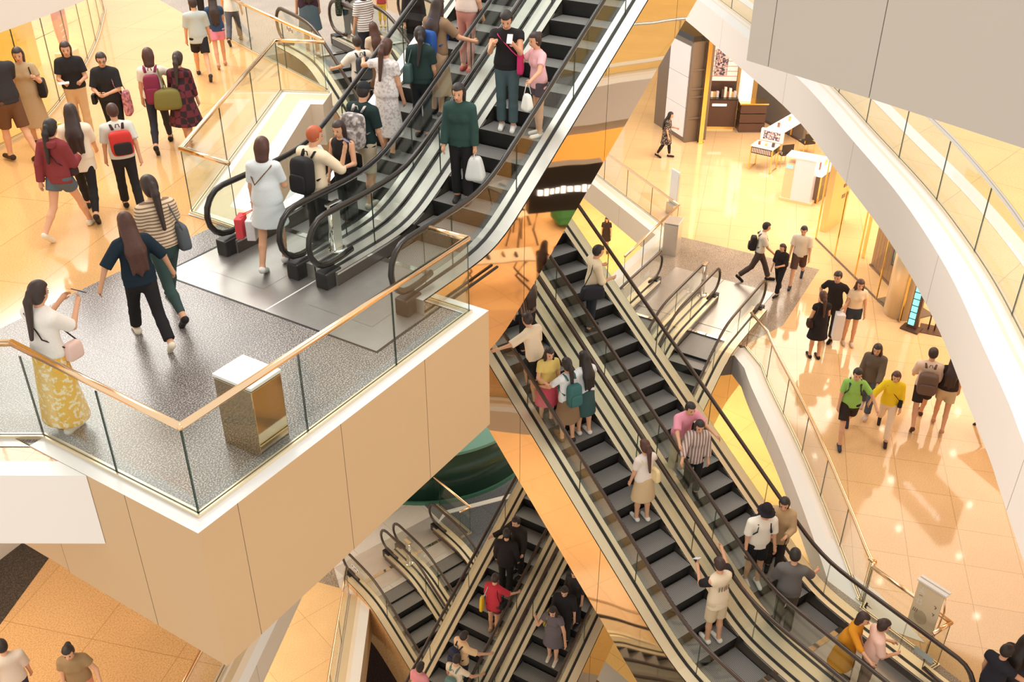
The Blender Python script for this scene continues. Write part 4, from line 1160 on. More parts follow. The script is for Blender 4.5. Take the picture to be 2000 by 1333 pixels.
def np_mesh(name, V, Q, mats, extra=None):
    V = [tuple(p) for p in V.tolist()]; F_ = Q.tolist(); mi = [0]*len(F_)
    if extra is not None:
        o = len(V); V += extra.v; F_ += [[i+o for i in f] for f in extra.f]; mi += extra.m
    me = bpy.data.meshes.new(name); me.from_pydata(V, [], F_)
    for mt in mats: me.materials.append(mt)
    me.polygons.foreach_set('material_index', mi); me.polygons.foreach_set('use_smooth', [True]*len(mi)); me.update()
    ob = bpy.data.objects.new(name, me); COL.objects.link(ob)
    return ob

SKINS = [mat('skin_a', rgb(226, 172, 138), 0.55, spec=0.3), mat('skin_b', rgb(210, 150, 114), 0.55, spec=0.3), mat('skin_c', rgb(238, 190, 158), 0.55, spec=0.3)]
M_EYE = mat('eye_dark', rgb(40, 28, 24), 0.3); M_LIP = mat('lips', rgb(186, 98, 88), 0.5); M_BROW = mat('brow', rgb(58, 42, 36), 0.8)
HAIRC = {'black': mat('hair_black', rgb(44, 36, 34), 0.55, noise=0.3, scale=60), 'brown': mat('hair_brown', rgb(82, 50, 40), 0.5, noise=0.3, scale=60),
         'red': mat('hair_red', rgb(186, 92, 56), 0.5, noise=0.25, scale=60), 'dark': mat('hair_dark', rgb(58, 42, 38), 0.5, noise=0.3, scale=60)}

WALKS = {'stand': (2, 2, -2, 4), 'walkL': (26, 6, -22, 26), 'walkR': (-22, 26, 26, 6), 'stepL': (14, 8, -12, 16), 'stepR': (-12, 16, 14, 8), 'stair': (4, 4, 4, 4), 'climbL': (42, 48, -4, 4), 'climbR': (-4, 4, 42, 48)}
ARMS = {'down': (4, 9, 12, 0), 'swingF': (26, 7, 22, 5), 'swingB': (-24, 8, 14, 0), 'bent': (12, 12, 78, 25), 'phone': (44, 6, 84, 26), 'ear': (38, 28, 138, 20), 'clasp': (18, 12, 66, 42),
        'rail': (34, 30, 36, -10), 'railfwd': (52, 24, 18, -6), 'out': (40, 60, 20, 0), 'up': (120, 20, 40, 0), 'bag': (2, 8, 8, 0), 'strap': (14, 18, 110, 20), 'hug': (42, 46, 30, 40), 'back': (-30, 14, 50, 10)}

class Person:
    def __init__(s, label, foot=None, head_y=None, face=0, z=None, esc=None, legs='stand', armL='down', armR='down', lean=4, turn=0, nod=10, sex='f', skin=0,
                 hair=('long', 'black'), top=None, bottom=None, shoes=(60, 56, 56), height=None, head=None, name='person', group=None, cap=None, wide=1.0, lift=0.0, P=None, glasses=False, world=None, dv=0.0):
        # place: the floor under the feet
        if head is not None:
            # known: where the top of the head shows and how tall the person is
            hh = Vector((0, 0, height))
            if esc is None: P = at(head[0], head[1], z+height)-hh
            else:
                E = esc; d = ray(*head); n = Vector((-E.e.x*TAN, -E.e.y*TAN, 1.0))
                t = (E.b+hh+Vector((0, 0, 0.1))-CAM).dot(n)/d.dot(n); P = CAM+d*t-hh
                u = (P-E.b).dot(E.e)
                if u < 0 or u > E.run:
                    z_ = E.b.z+(0 if u < 0 else E.rise); P = at(head[0], head[1], z_+height)-hh; u = (P-E.b).dot(E.e)
                v0 = (P-E.b).dot(E.n); v = max(-0.40, min(0.40, v0+dv))
                if abs(v-v0) > 0.01:
                    a_, b_ = u-1.5, u+1.5      # keep the height of the head in the view while stepping back onto the tread
                    for _ in range(30):
                        m_ = (a_+b_)/2; q = E.b+E.e*m_+E.n*v; q.z = E.b.z+TAN*min(max(m_+0.2, 0), E.run)
                        up_ = proj(q+hh)[1] > head[1]
                        far = proj(E.b+E.e*(m_+.1)+hh+Vector((0, 0, TAN*min(max(m_+0.3, 0), E.run))))[1] < proj(E.b+E.e*m_+hh+Vector((0, 0, TAN*min(max(m_+0.2, 0), E.run))))[1]
                        if up_ == far: a_ = m_
                        else: b_ = m_
                    u = (a_+b_)/2
                kk = math.floor(u/0.4); u = kk*0.4+0.2
                P = E.b+E.e*u+E.n*v; P.z = E.b.z+TAN*min(max(kk*0.4+0.4, 0), E.run)-0.02
        elif esc is not None:
            # known: the tread point under the feet
            d = ray(*foot); E = esc; n = Vector((-E.e.x*TAN, -E.e.y*TAN, 1.0)); t = (E.b+Vector((0, 0, 0.1))-CAM).dot(n)/d.dot(n); P = CAM+d*t
            u = (P-E.b).dot(E.e); v = max(-0.38, min(0.38, (P-E.b).dot(E.n))); kk = math.floor(u/0.4)
            P = E.b+E.e*(kk*0.4+0.2)+E.n*v; P.z = E.b.z+TAN*min(max(kk*0.4+0.4, 0), E.run)-0.02
        elif P is None: P = at(*foot, z)
        else: P = Vector(P)
        s.P = P
        if head_y is not None and height is None:
            lo_, hi_ = 0.6, 2.3
            for _ in range(40):
                mm = (lo_+hi_)/2
                if proj(P+Vector((0, 0, mm)))[1] > head_y: lo_ = mm
                else: hi_ = mm
            height = min(max(mm*1.0, 0.9), 1.98)
        s.h = height; s.k = height/1.72
        az = math.atan2(P.y, P.x)
        s.rz = (az+math.radians(face) if world is None else math.radians(world))-PI/2       # local +Y is where the person faces
        dist = (P-CAM).length
        s.res = (0.0125 if dist < 16 else 0.0155 if dist < 26 else 0.019)/s.k*1.0
        s.pose(legs, armL, armR, lean, turn, nod, sex)
        s.build(label, name, group, SKINS[skin], hair, top, bottom, shoes, cap, wide, glasses, lift)
    # skeleton in a 1.72 m body, facing +Y, feet near z = 0
    def pose(s, legs, armL, armR, lean, turn, nod, sex):
        s.fem = sex == 'f'
        s.sw = 0.158 if s.fem else 0.182
        lg = WALKS[legs] if isinstance(legs, str) else legs
        tl, kl, tr, kr = lg
        J = {}
        Z = 0.95
        hipz = Z-0.04
        def leg(sd, th, kn):
            hp = np.array([sd*0.085, 0, hipz]); a = math.radians(th); b = math.radians(th-kn)
            kn_ = hp+0.43*np.array([sd*0.012, math.sin(a), -math.cos(a)])
            an = kn_+0.41*np.array([0, math.sin(b), -math.cos(b)])
            return hp, kn_, an, b
        J['L'] = leg(-1, tl, kl); J['R'] = leg(1, tr, kr)
        # feet: flat for the front leg, heel raised for the trailing one
        low = 9
        for sd in 'LR':
            hp, kn_, an, b = J[sd]
            pit = max(-0.15, min(0.9, -b*0.9)) if b < -0.25 else 0.0
            f = np.array([0, math.cos(pit), -math.sin(pit)]); toe = an+np.array([0, 0, -0.055])+f*0.155; heel = an+np.array([0, -0.045*math.cos(pit), -0.05+0.045*math.sin(pit)])
            J[sd] = (hp, kn_, an, toe, heel)
            low = min(low, toe[2]-0.028, heel[2]-0.034)
        sh = np.array([0, 0, -low])
        for sd in 'LR': J[sd] = tuple(p+sh for p in J[sd])
        s.Pv = np.array([0, 0, Z])+sh
        l = math.radians(lean)
        upv = np.array([0, math.sin(l), math.cos(l)]); fwd = np.array([0, math.cos(l), -math.sin(l)]); rt_ = np.array([1.0, 0, 0])
        s.up, s.fw, s.rt = upv, fwd, rt_
        s.fr = np.stack([rt_, fwd, upv], 1)
        s.T = lambda x, y, z: s.Pv+rt_*x+fwd*y+upv*z
        def arm(sd, A):
            pt, ab, el, tw = [math.radians(q) for q in (ARMS[A] if isinstance(A, str) else A)]
            S0 = s.T(sd*s.sw, -0.005, 0.43)
            def dirv(p, abd, twist):
                v = np.array([0, math.sin(p), -math.cos(p)])
                v = np.array([sd*math.sin(abd), v[1]*math.cos(abd), v[2]*math.cos(abd)])
                c, n_ = math.cos(sd*twist), math.sin(sd*twist)
                return np.array([v[0]*c-v[1]*n_, v[0]*n_+v[1]*c, v[2]])
            d1 = dirv(pt, ab, 0); d2 = dirv(pt+el, ab*0.5, tw)
            E_ = S0+d1*0.285; W_ = E_+d2*0.245
            return S0, E_, W_, d2
        J['AL'] = arm(-1, armL); J['AR'] = arm(1, armR)
        yaw, nd = math.radians(turn), math.radians(nod)
        hf = np.array([-math.sin(yaw), math.cos(yaw)*math.cos(nd), -math.sin(nd)]); hf /= np.linalg.norm(hf)
        hr = np.cross(hf, np.array([0, 0, 1.0])); hr /= np.linalg.norm(hr); hu = np.cross(hr, hf)
        s.hfr = np.stack([hr, hf, hu], 1)
        s.nk = s.T(0, 0.012, 0.565)
        s.hc = s.nk+hu*0.095+hf*0.022
        s.H = lambda x, y, z: s.hc+hr*x+hf*y+hu*z
        s.J = J
    def bounds(s, pts, m_):
        P = np.array(pts); return P.min(0)-m_, P.max(0)+m_
    def obj(s, name, F_, mats, par=None, extra=None):
        V, Q = F_.mesh()
        o = np_mesh(name, V, Q, mats, extra)
        if par is not None: o.parent = par
        return o
    def build(s, label, name, group, skin, hair, top, bottom, shoes, cap, wide, glasses, lift):
        J, T = s.J, s.T
        allp = [p for q in ('L', 'R') for p in J[q]]+[s.hc+s.hfr[:, 2]*0.12, s.Pv, s.hc]+[J[a][i] for a in ('AL', 'AR') for i in (0, 1, 2)]+[J[a][2]+J[a][3]*0.1 for a in ('AL', 'AR')]
        lo, hi = s.bounds(allp, 0.14)
        w = wide; fs = (1, 1.5, 1)
        F_ = Field(lo, hi, s.res)
        # ---- body
        F_.cone(T(0, 0, -0.02), T(0, 0, 0.11), 0.155*w, 0.128*w, 0.03, s.fr, fs)
        F_.cone(T(0, 0, 0.11), T(0, 0.01, 0.36), 0.125*w, 0.150*w, 0.05, s.fr, fs)
        F_.cone(T(-s.sw+0.04, -0.01, 0.425), T(s.sw-0.04, -0.01, 0.425), 0.060, 0.060, 0.06)
        F_.cone(T(0, -0.005, 0.44), s.nk, 0.058, 0.047, 0.03)
        F_.cone(s.nk, s.hc+s.hfr[:, 2]*0.0, 0.048, 0.05, 0.02)
        for q, sd in (('L', -1), ('R', 1)):
            hp, kn_, an, toe, heel = J[q]
            F_.cone(hp, kn_, 0.083*w, 0.052, 0.03); F_.cone(kn_, kn_+(an-kn_)*0.35, 0.052, 0.052, 0.02); F_.cone(kn_+(an-kn_)*0.35, an, 0.052, 0.034, 0.02)
            F_.cone(heel, toe, 0.034, 0.028, 0.02); F_.cone(an, heel, 0.036, 0.034, 0.02)
        for q, sd in (('AL', -1), ('AR', 1)):
            S0, E_, W_, d2 = J[q]
            F_.cone(S0, E_, 0.048*w, 0.038, 0.03); F_.cone(E_, W_, 0.037, 0.025, 0.015)
            F_.cone(W_, W_+d2*0.07, 0.027, 0.030, 0.012)
        # head: skull, jaw, nose, ears
        F_.ell(s.H(0, -0.005, 0.028), (0.073, 0.092, 0.088), 0.02, s.hfr)
        F_.ell(s.H(0, 0.022, -0.040), (0.055, 0.066, 0.072), 0.03, s.hfr)
        F_.cone(s.H(0, 0.085, 0.005), s.H(0, 0.103, -0.030), 0.009, 0.015, 0.015)
        for sd in (-1, 1): F_.ell(s.H(sd*0.074, -0.008, -0.005), (0.012, 0.022, 0.032), 0.008, s.hfr)
        ex = MB()
        # fingers and thumbs
        for q, sd in (('AL', -1), ('AR', 1)):
            S0, E_, W_, d2 = [np.array(v) for v in J[q]]
            side = np.cross(d2, np.array([sd*1.0, 0, 0])); side /= max(1e-6, np.linalg.norm(side))   # across the palm
            curl = np.cross(side, d2); curl = curl if curl[0]*sd < 0 else -curl
            base = W_+d2*0.075
            for fi, (off_, ln) in enumerate(((-0.024, 0.062), (-0.008, 0.072), (0.008, 0.068), (0.023, 0.052))):
                a = base+side*off_; b = a+d2*ln*0.5+curl*ln*0.12; c = b+(d2*0.6+curl*0.75)*ln*0.5
                ex.tube([tuple(a-d2*0.012), tuple(a), tuple(b), tuple(c)], [0.0085, 0.0085, 0.0078, 0.0062], 5)
            fs_ = 1 if np.dot(side, s.fw) > 0 else -1
            a = W_+d2*0.03+side*fs_*0.022; b = a+d2*0.028+side*fs_*0.022+curl*0.008; c = b+d2*0.030+side*fs_*0.002+curl*0.006
            ex.tube([tuple(a-side*fs_*0.01), tuple(a), tuple(b), tuple(c)], [0.012, 0.012, 0.010, 0.008], 5)
        # eyes, brows, mouth
        def blob(c, r, mi):
            R3 = s.hfr
            V = []; n1, n2 = 8, 5
            for i in range(n2+1):
                ph = PI*i/n2
                for j in range(n1):
                    th = 2*PI*j/n1; q = R3 @ np.array([r[0]*math.sin(ph)*math.cos(th), r[1]*math.sin(ph)*math.sin(th), r[2]*math.cos(ph)]); V.append(tuple(c+q))
            ex.add(V, [(i*n1+j, i*n1+(j+1) % n1, (i+1)*n1+(j+1) % n1, (i+1)*n1+j) for i in range(n2) for j in range(n1)], mi)
        for sd in (-1, 1):
            blob(s.H(sd*0.031, 0.079, 0.005), (0.013, 0.008, 0.0065), 1); blob(s.H(sd*0.032, 0.082, 0.026), (0.015, 0.004, 0.0026), 3)
        blob(s.H(0, 0.085, -0.058), (0.021, 0.009, 0.007), 2)
        me = s.obj('person', F_, [skin, M_EYE, M_LIP, M_BROW], None, ex)
        me.location = s.P+Vector((0, 0, lift)); me.rotation_euler = (0, 0, s.rz); me.scale = (s.k, s.k, s.k)
        tag(me, label, 'person', group)
        s.root = me
        # ---- shoes
        if shoes is not None:
            sm = shoes if not isinstance(shoes, tuple) else cloth(shoes, 0.5)
            for q in 'LR':
                hp, kn_, an, toe, heel = J[q]
                l2, h2 = s.bounds([toe, heel, an], 0.075); G = Field(l2, h2, s.res*0.8)
                d = (toe-heel)
                G.cone(heel+np.array([0, 0, 0.004]), toe+d*0.03, 0.043, 0.037, 0.02); G.cone(heel+d*0.05, heel+d*0.2+np.array([0, 0, 0.03]), 0.042, 0.036, 0.02)
                s.obj('shoe', G, [sm], me)
        # ---- lower garment
        if bottom is not None:
            kind, col = bottom[0], bottom[1]; ln = bottom[2] if len(bottom) > 2 else None
            bm_ = col if not isinstance(col, tuple) else cloth(col)
            lo3, hi3 = s.bounds([J[q][i] for q in 'LR' for i in (0, 1, 2)]+[s.Pv+np.array([0, 0, .12])], 0.22); G = Field(lo3, hi3, s.res)
            if kind in ('trousers', 'shorts', 'leggings'):
                of = {'trousers': 0.016, 'shorts': 0.022, 'leggings': 0.008}[kind]
                ln = ln if ln is not None else {'trousers': 1.92, 'leggings': 1.9, 'shorts': 0.72}[kind]
                G.cone(T(0, 0, -0.03), T(0, 0, 0.10), 0.158*w+of, 0.134*w+of, 0.03, s.fr, fs, False, True)
                for q in 'LR':
                    hp, kn_, an = J[q][:3]
                    if ln <= 1:
                        e_ = hp+(kn_-hp)*ln; G.cone(hp, e_, 0.085*w+of, 0.085*w*(1-ln)+0.058*ln+of+0.012, 0.025, None, (1, 1, 1), False, True)
                    else:
                        G.cone(hp, kn_, 0.085*w+of, 0.053+of, 0.025); t2 = ln-1; e_ = kn_+(an-kn_)*t2
                        cf = kn_+(an-kn_)*0.35; G.cone(kn_, cf, 0.053+of, 0.054+of, 0.02)
                        G.cone(cf, e_, 0.054+of, (0.056 if kind == 'trousers' else 0.039)+of*0.8, 0.02, None, (1, 1, 1), False, True)
            else:                                  # skirt: bell from the waist, following the legs
                ln = ln or 0.5
                mid = (J['L'][1]+J['R'][1])/2; dn = mid-s.Pv; dn /= np.linalg.norm(dn); spread = abs(J['L'][1][1]-J['R'][1][1])
                fl = bottom[3] if len(bottom) > 3 else 0.05
                yy = 1.3/(1+spread*0.9)
                G.cone(T(0, 0, 0.12), T(0, 0, -0.04), 0.135*w+0.01, 0.168*w+0.012, 0.02, s.fr, fs, True)
                G.cone(T(0, 0, -0.03), s.Pv+dn*(ln+0.02), 0.170*w+0.012, 0.165*w+fl+0.012, 0.03, s.fr, (1, yy, 1), False, True)
            nm = {'trousers': 'trousers', 'leggings': 'leggings', 'shorts': 'shorts'}.get(kind, 'skirt')
            s.obj(nm, G, [bm_], me)
        # ---- upper garment
        if top is not None:
            kind, col = top[0], top[1]; sl = top[2] if len(top) > 2 else 0.55; hem = top[3] if len(top) > 3 else 0.0
            tm = col if not isinstance(col, tuple) else cloth(col)
            of = {'tee': 0.014, 'loose': 0.026, 'tight': 0.008, 'jacket': 0.028, 'dress': 0.016}[kind]
            pts = [J[a][i] for a in ('AL', 'AR') for i in ((0, 1, 2) if sl > 0 else (0,))]+[T(0, 0, -0.05), T(0, 0, 0.5)]
            if kind == 'dress': pts += [s.Pv-np.array([0, 0, top[4]+0.1]), J['L'][1], J['R'][1]]
            lo4, hi4 = s.bounds(pts, 0.22); G = Field(lo4, hi4, s.res)
            hz = hem-0.02
            hr_ = 0.158*w+max(of*1.2, 0.034)
            if hz < 0.03: G.cone(T(0, 0, hz), T(0, 0, 0.04), hr_+0.004, hr_-0.004, 0.02, s.fr, fs, True)
            G.cone(T(0, 0, max(hz, 0.02)), T(0, 0, 0.14), hr_-0.004, 0.132*w+of, 0.03, s.fr, fs, True)
            G.cone(T(0, 0, 0.11), T(0, 0.01, 0.36), 0.130*w+of, 0.151*w+of, 0.05, s.fr, fs)
            if s.fem:
                for sd in (-1, 1): G.ell(T(sd*0.065, 0.085, 0.30), (0.06, 0.045, 0.06), 0.05, s.fr)
            G.cone(T(-s.sw+0.045, -0.01, 0.425), T(s.sw-0.045, -0.01, 0.425), 0.060+of*0.7, 0.060+of*0.7, 0.06)
            G.cone(T(0, -0.012, 0.44), T(0, -0.008, 0.485), 0.064+of*0.5, 0.056+of*0.4, 0.03, None, (1, 1, 1), False, True)
            if sl > 0:
                for q in ('AL', 'AR'):
                    S0, E_, W_, d2 = J[q]
                    if sl <= 1:
                        e_ = S0+(E_-S0)*sl; G.cone(S0, e_, 0.05*w+of, 0.05*w*(1-sl)+0.042*sl+of*1.15, 0.03, None, (1, 1, 1), False, True)
                    else:
                        G.cone(S0, E_, 0.05*w+of, 0.04+of, 0.03); G.cone(E_, E_+(W_-E_)*min(1, sl-1), 0.04+of, 0.029+of, 0.015, None, (1, 1, 1), False, True)
            if kind == 'dress':
                ln = top[4]; fl = top[5] if len(top) > 5 else 0.05
                mid = (J['L'][1]+J['R'][1])/2; dn = mid-s.Pv; dn /= np.linalg.norm(dn); spread = abs(J['L'][1][1]-J['R'][1][1])
                yy = 1.3/(1+spread*0.9)
                G.cone(T(0, 0, 0.14), s.Pv+dn*ln, 0.136*w+of, 0.165*w+fl+of, 0.05, s.fr, (1, yy, 1), False, True)
            s.obj({'tee': 'shirt', 'loose': 'shirt', 'tight': 'vest', 'jacket': 'jacket', 'dress': 'dress'}[kind], G, [tm], me)
        # ---- hair
        if hair is not None:
            st, hcn = hair; hm = HAIRC[hcn]
            lo5, hi5 = s.bounds([s.hc, s.H(0, -0.1, -0.5 if st in ('long', 'pony') else -0.2), s.H(0, -0.05, 0.15)], 0.16); G = Field(lo5, hi5, s.res*0.85)
            G.ell(s.H(0, -0.012, 0.038), (0.090, 0.110, 0.104), 0.01, s.hfr, lambda q: np.minimum(q[..., 1]-0.030, 0.030-q[..., 2]))
            if st == 'short': G.ell(s.H(0, -0.042, -0.005), (0.080, 0.066, 0.075), 0.03, s.hfr)
            if st in ('bob', 'long', 'pony', 'bun'):
                G.ell(s.H(0, -0.045, -0.02), (0.083, 0.068, 0.10), 0.03, s.hfr)
            if st == 'bob': G.cone(s.H(0, -0.05, -0.02), s.H(0, -0.06, -0.13), 0.09, 0.08, 0.03, s.hfr, (0.95, 1.35, 1))
            if st == 'long':
                b0 = s.H(0, -0.055, -0.03); b1 = T(0, -0.125, 0.36); b2 = T(0, -0.135, 0.16)
                G.cone(b0, b1, 0.094, 0.118, 0.03, s.fr, (1, 1.9, 1)); G.cone(b1, b2, 0.118, 0.085, 0.03, s.fr, (1, 2.2, 1))
                for sx, dz in ((-0.07, 0.10), (0.0, 0.06), (0.07, 0.12)): G.cone(T(sx, -0.15, 0.34), T(sx*1.25, -0.155, dz), 0.035, 0.016, 0.025)
                for sd in (-1, 1): G.cone(s.H(sd*0.07, -0.005, 0.0), T(sd*0.085, 0.01, 0.40), 0.026, 0.03, 0.02)
            if st == 'pony':
                G.ell(s.H(0, -0.115, 0.03), (0.032, 0.032, 0.032), 0.015); b1 = s.H(0, -0.15, -0.06)
                G.cone(s.H(0, -0.12, 0.03), b1, 0.034, 0.045, 0.02); G.cone(b1, T(0, -0.16, 0.22), 0.045, 0.022, 0.02)
            if st == 'bun': G.ell(s.H(0, -0.10, 0.075), (0.048, 0.048, 0.045), 0.012)
            s.obj('hair', G, [hm], me)
        if cap is not None:
            kind, col = cap; cm = cloth(col)
            lo5, hi5 = s.bounds([s.hc, s.H(0, 0.15, 0.1)], 0.17); G = Field(lo5, hi5, s.res*0.85)
            if kind == 'cap':
                G.ell(s.H(0, -0.012, 0.045), (0.092, 0.110, 0.098), 0.01, s.hfr, lambda q: 0.0-q[..., 2]); G.cone(s.H(0, 0.06, 0.050), s.H(0, 0.135, 0.035), 0.075, 0.06, 0.01, s.hfr, (1, 1, 5))
            elif kind == 'bucket':
                G.cone(s.H(0, -0.01, 0.13), s.H(0, -0.01, 0.045), 0.085, 0.105, 0.0, s.hfr, (1, .9, 1), False, True); G.cone(s.H(0, -0.01, 0.075), s.H(0, -0.01, 0.035), 0.10, 0.155, 0.01, s.hfr, (1, .92, 1.0), True, True)
            else:                                  # visor
                G.cone(s.H(0, 0.04, 0.055), s.H(0, 0.125, 0.045), 0.085, 0.07, 0.01, s.hfr, (1, 1, 5))
            s.obj('hat', G, [cm], me)
        if glasses:
            mb = MB()
            for sd in (-1, 1):
                mb.tube([tuple(s.H(sd*0.033+0.024*math.cos(a), 0.100, 0.004+0.017*math.sin(a))) for a in [k*PI/6 for k in range(13)]], 0.003, 5)
                mb.tube([tuple(s.H(sd*0.057, 0.098, 0.006)), tuple(s.H(sd*0.078, 0.0, 0.006))], 0.003, 5)
            mb.build('glasses', M_BLACK, me)
    # world point of a local one
    def W(s, p):
        c, n_ = math.cos(s.rz), math.sin(s.rz)
        return s.root.location+Vector(((p[0]*c-p[1]*n_)*s.k, (p[0]*n_+p[1]*c)*s.k, p[2]*s.k))
    def carry(s, name, label, cat, group=None):
        o = thing(name, label, cat, s.root.location, s.rz, group); o.scale = (s.k,)*3; return o

def rounded(root, name, c, half, mt, M3=None, r=0.04, taper=1.0):
    """soft-edged bag body"""
    mb = MB(); n1, n2 = 20, 12; c = np.array(c, float); V = []
    for i in range(n2+1):
        ph = -PI/2+PI*i/n2
        for j in range(n1):
            th = 2*PI*j/n1
            def sg(v, e): return math.copysign(abs(v)**e, v)
            x = sg(math.cos(ph), 0.35)*sg(math.cos(th), 0.4); y = sg(math.cos(ph), 0.35)*sg(math.sin(th), 0.4); z = sg(math.sin(ph), 0.45)
            k = 1+(taper-1)*(z+1)/2
            q = np.array([x*half[0]*k, y*half[1]*k, z*half[2]])
            if M3 is not None: q = M3 @ q
            V.append(tuple(c+q))
    mb.add(V, [(i*n1+j, i*n1+(j+1) % n1, (i+1)*n1+(j+1) % n1, (i+1)*n1+j) for i in range(n2) for j in range(n1)])
    return mb.build(name, mt, root, True)
def backpack(p, label, col, size=(0.14, 0.075, 0.21), zc=0.25, pocket=None, strap=None):
    cm = col if not isinstance(col, tuple) else cloth(col, 0.7)
    r = p.carry('backpack', label, 'backpack')
    rounded(r, 'body', p.T(0, -0.125-size[1], zc), size, cm, p.fr)
    pc = cm if pocket is None else (pocket if not isinstance(pocket, tuple) else cloth(pocket, 0.7))
    rounded(r, 'pocket', p.T(0, -0.13-size[1]*2, zc-size[2]*0.35), (size[0]*0.8, 0.03, size[2]*0.5), pc, p.fr)
    st = cm if strap is None else cloth(strap)
    for sd in (-1, 1):
        mb = MB(); mb.tube([tuple(q) for q in (p.T(sd*0.075, -0.13, 0.42), p.T(sd*0.09, -0.075, 0.488), p.T(sd*0.095, 0.0, 0.508), p.T(sd*0.10, 0.085, 0.455), p.T(sd*0.115, 0.125, 0.33), p.T(sd*0.16, 0.06, 0.20), p.T(sd*0.13, -0.10, 0.12))], 0.022, 8, 0, True, 0.4)
        mb.build('strap', st, r, True)
    mb = MB(); mb.tube([tuple(p.T(x, -0.14, z)) for x, z in ((-0.03, 0.45), (-0.02, 0.50), (0.02, 0.50), (0.03, 0.45))], 0.008, 6); mb.build('handle', st, r, True)
    return r
def shoulder_bag(p, label, col, sd=1, size=(0.13, 0.05, 0.10), z=0.0, y=0.0, x=0.24, cross=False, strap=None, name='shoulder_bag'):
    cm = col if not isinstance(col, tuple) else cloth(col, 0.6)
    r = p.carry(name, label, 'bag')
    c = p.T(sd*x, y, z)
    M3 = p.fr @ np.array([[0, 1, 0], [1, 0, 0], [0, 0, 1.0]])
    rounded(r, 'body', c, size, cm, M3, taper=0.85)
    st = cm if strap is None else cloth(strap)
    a = -sd if cross else sd
    mb = MB()
    mb.tube([tuple(q) for q in (p.T(sd*(x-0.01), y-size[0]*0.8, z+size[2]*0.7), p.T(sd*0.10 if cross else a*0.155, -0.125, 0.22 if cross else 0.3), p.T(a*0.12, -0.085, 0.455), p.T(a*0.125, -0.005, 0.505), p.T(a*0.12, 0.085, 0.44), p.T(sd*0.08 if cross else a*0.155, 0.14, 0.24), p.T(sd*(x-0.01), y+size[0]*0.8, z+size[2]*0.7))], 0.011, 6, 0, True, 0.6)
    mb.build('strap', st, r, True)
    return r
def hand_bag(p, label, col, q='AR', size=(0.13, 0.06, 0.16), drop=0.10, name='shopping_bag', hcol=None, out=0.0):
    cm = col if not isinstance(col, tuple) else cloth(col, 0.5)
    r = p.carry(name, label, 'bag')
    hnd = p.J[q][2]+p.J[q][3]*0.10
    c = hnd+np.array([out, 0, -drop-size[2]])
    if name in ('plastic_bag',): rounded(r, 'body', c, size, cm, None, taper=0.55)
    else:
        mb = MB(); mb.box(tuple(c), (size[1]*2, size[0]*2, size[2]*2)); mb.build('body', cm, r, False, None, 0.012)
    mb = MB(); t = c+np.array([0, 0, size[2]-0.01])
    mb.tube([tuple(t+np.array([0, -size[0]*0.5, 0])), tuple(hnd+np.array([0, -0.02, 0])), tuple(hnd+np.array([0, 0.02, 0])), tuple(t+np.array([0, size[0]*0.5, 0]))], 0.006, 6)
    mb.build('handle', cm if hcol is None else cloth(hcol), r, True)
    return r
def phone(p, label, q='AR', col=(58, 58, 64)):
    r = p.carry('phone', label, 'phone'); c = p.J[q][2]+p.J[q][3]*0.14+np.array([0, 0.0, 0.02])
    mb = MB(); M = Matrix.Rotation(0.9, 3, 'X'); mb.box(tuple(c), (0.078, 0.010, 0.155), 0, 0, M); mb.build('case', cloth(col, 0.3), r, False, None, 0.004)
    mb = MB(); c2 = c+np.array(M @ Vector((0, -0.006, 0))); mb.box(tuple(c2), (0.068, 0.003, 0.140), 0, 0, M); mb.build('display', mat('phone_screen', rgb(190, 190, 220), 0.2, emit=rgb(190, 190, 220), es=0.3), r)
    return r
# ------------------------------------------------------------------ the shoppers
BLK = (46, 44, 46); NAVY = (34, 46, 58); JEAN = (74, 96, 108); DKJ = (52, 56, 64); WHT = (244, 242, 240); SKY = (216, 226, 232); KHK = (196, 180, 150); CRM = (240, 222, 192)
M_STRIPE = stripe_mat('striped_tee', rgb(246, 240, 238), rgb(70, 66, 70), 22, 2, 0.72)
M_STRIPE2 = stripe_mat('cream_stripe', rgb(236, 214, 186), rgb(150, 120, 96), 26, 2, 0.6)
M_PLAID = plaid_mat('plaid_dress', rgb(110, 40, 52), rgb(46, 28, 34), 9)
M_FLORAL = blotch_mat('yellow_print', rgb(240, 186, 70), rgb(250, 232, 196), 22, 0.52, 0.62)
M_LACE = blotch_mat('lace_print', rgb(238, 232, 230), rgb(206, 196, 196), 26, 0.5, 0.6)
M_GREYPL = blotch_mat('grey_check_bag', rgb(120, 112, 112), rgb(206, 198, 194), 12, 0.42, 0.58)
M_DKGRN = blotch_mat('dark_green_print', rgb(40, 50, 36), rgb(96, 104, 78), 34, 0.52, 0.6)
M_PINKPR = blotch_mat('pink_print', rgb(226, 150, 156), rgb(150, 90, 100), 16, 0.45, 0.6)
M_SPOT = blotch_mat('black_dotted', rgb(44, 36, 36), rgb(216, 196, 180), 30, 0.56, 0.62)
PP = Person
